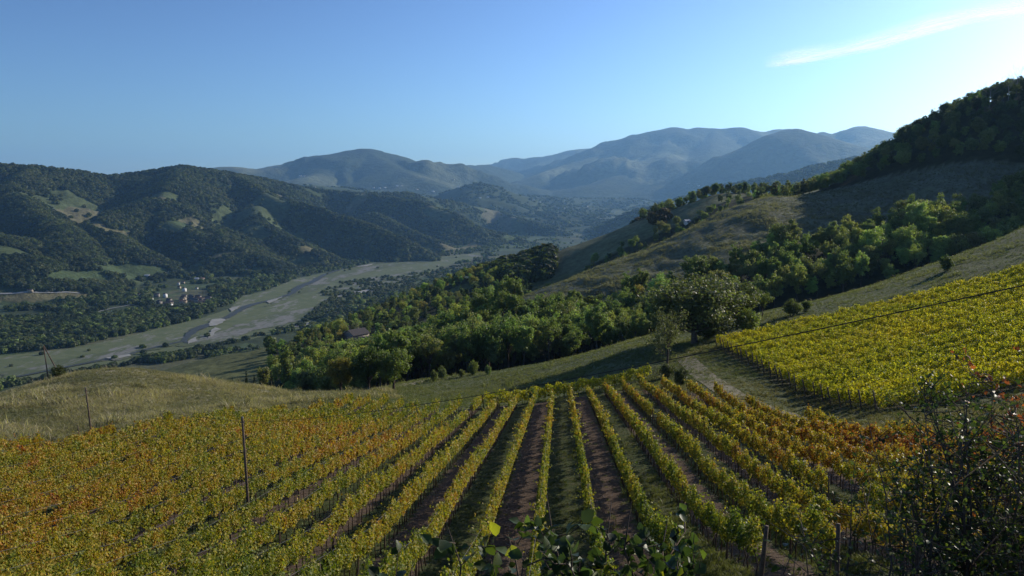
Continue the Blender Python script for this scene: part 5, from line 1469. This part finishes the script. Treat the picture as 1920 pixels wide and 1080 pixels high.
# ------------------------------------------------------------------ cloud
def mat_cloud():
    m, nt, out = new_mat('cirrus')
    uv = N(nt, 'ShaderNodeAttribute', attribute_name='cuv').outputs['Vector']
    mp = N(nt, 'ShaderNodeMapping'); nt.links.new(uv, mp.inputs[0]); mp.inputs['Scale'].default_value = (0.8, 2.6, 1.0); mp.inputs['Rotation'].default_value = (0, 0, 0.12)
    n1 = noise(nt, mp.outputs[0], 1.6, 5, 0.5)
    sx = N(nt, 'ShaderNodeSeparateXYZ'); nt.links.new(uv, sx.inputs[0])
    edge = sx.outputs[2]
    a = mth(nt, 'MULTIPLY', maprange(nt, n1, 0.22, 0.72, 0.0, 1.05), edge, True)
    d = N(nt, 'ShaderNodeBsdfDiffuse'); d.inputs[0].default_value = (0.9, 0.9, 0.9, 1)
    t = N(nt, 'ShaderNodeBsdfTranslucent'); t.inputs[0].default_value = (0.97, 0.98, 1.0, 1)
    mx = N(nt, 'ShaderNodeMixShader'); mx.inputs[0].default_value = 1.0; nt.links.new(d.outputs[0], mx.inputs[1]); nt.links.new(t.outputs[0], mx.inputs[2])
    tr = N(nt, 'ShaderNodeBsdfTransparent')
    m2 = N(nt, 'ShaderNodeMixShader'); nt.links.new(a, m2.inputs[0]); nt.links.new(tr.outputs[0], m2.inputs[1]); nt.links.new(mx.outputs[0], m2.inputs[2])
    nt.links.new(m2.outputs[0], out.inputs[0])
    return m
M_CLOUD = mat_cloud()
def cloud(name, line, label, seed, layers=2):
    V = []; F = []; UVs = []; alt = 5200.0
    r = np.random.default_rng(seed)
    for Ly in range(layers):
        al = alt + 60 * Ly
        n = 60; m = 14; base = len(V)
        for i in range(n + 1):
            t = i / n; f = t * (len(line) - 1); k = min(int(f), len(line) - 2); f -= k
            u = line[k][0] + (line[k + 1][0] - line[k][0]) * f; v = line[k][1] + (line[k + 1][1] - line[k][1]) * f
            lo = line[k][2] + (line[k + 1][2] - line[k][2]) * f; hi = line[k][3] + (line[k + 1][3] - line[k][3]) * f; op = line[k][4] + (line[k + 1][4] - line[k][4]) * f
            for j in range(m + 1):
                s = j / m; vv = v + lo - (lo + hi) * s
                p = pxw(u, vv, 15000.0 + 160 * Ly); q = 1.0
                e = min(s / 0.2, 1) * min((1 - s) / 0.75, 1) ** 1.5 * min(t / 0.10, 1) * op
                V.append(p); UVs.append((t * 6, s * 2 + Ly, max(0, e)))
        for i in range(n):
            for j in range(m):
                a = base + i * (m + 1) + j; F.append((a, a + 1, a + m + 2, a + m + 1))
    me = mesh_from(name, V, F, M_CLOUD, {'cuv': ('FLOAT_VECTOR', 'POINT', UVs)}, True)
    tag(link(name, me), label, 'cloud')
cloud('cirrus_cloud', [(1430, 128, 3, 30, 0.55), (1500, 118, 4, 34, 0.75), (1580, 102, 6, 30, 0.6), (1660, 84, 8, 36, 0.75), (1740, 62, 6, 40, 1.0), (1830, 38, 6, 34, 0.8), (1940, 22, 5, 34, 0.6), (2050, 8, 5, 30, 0.3)], 'thin white streak of cirrus cloud in the upper right sky', 1)
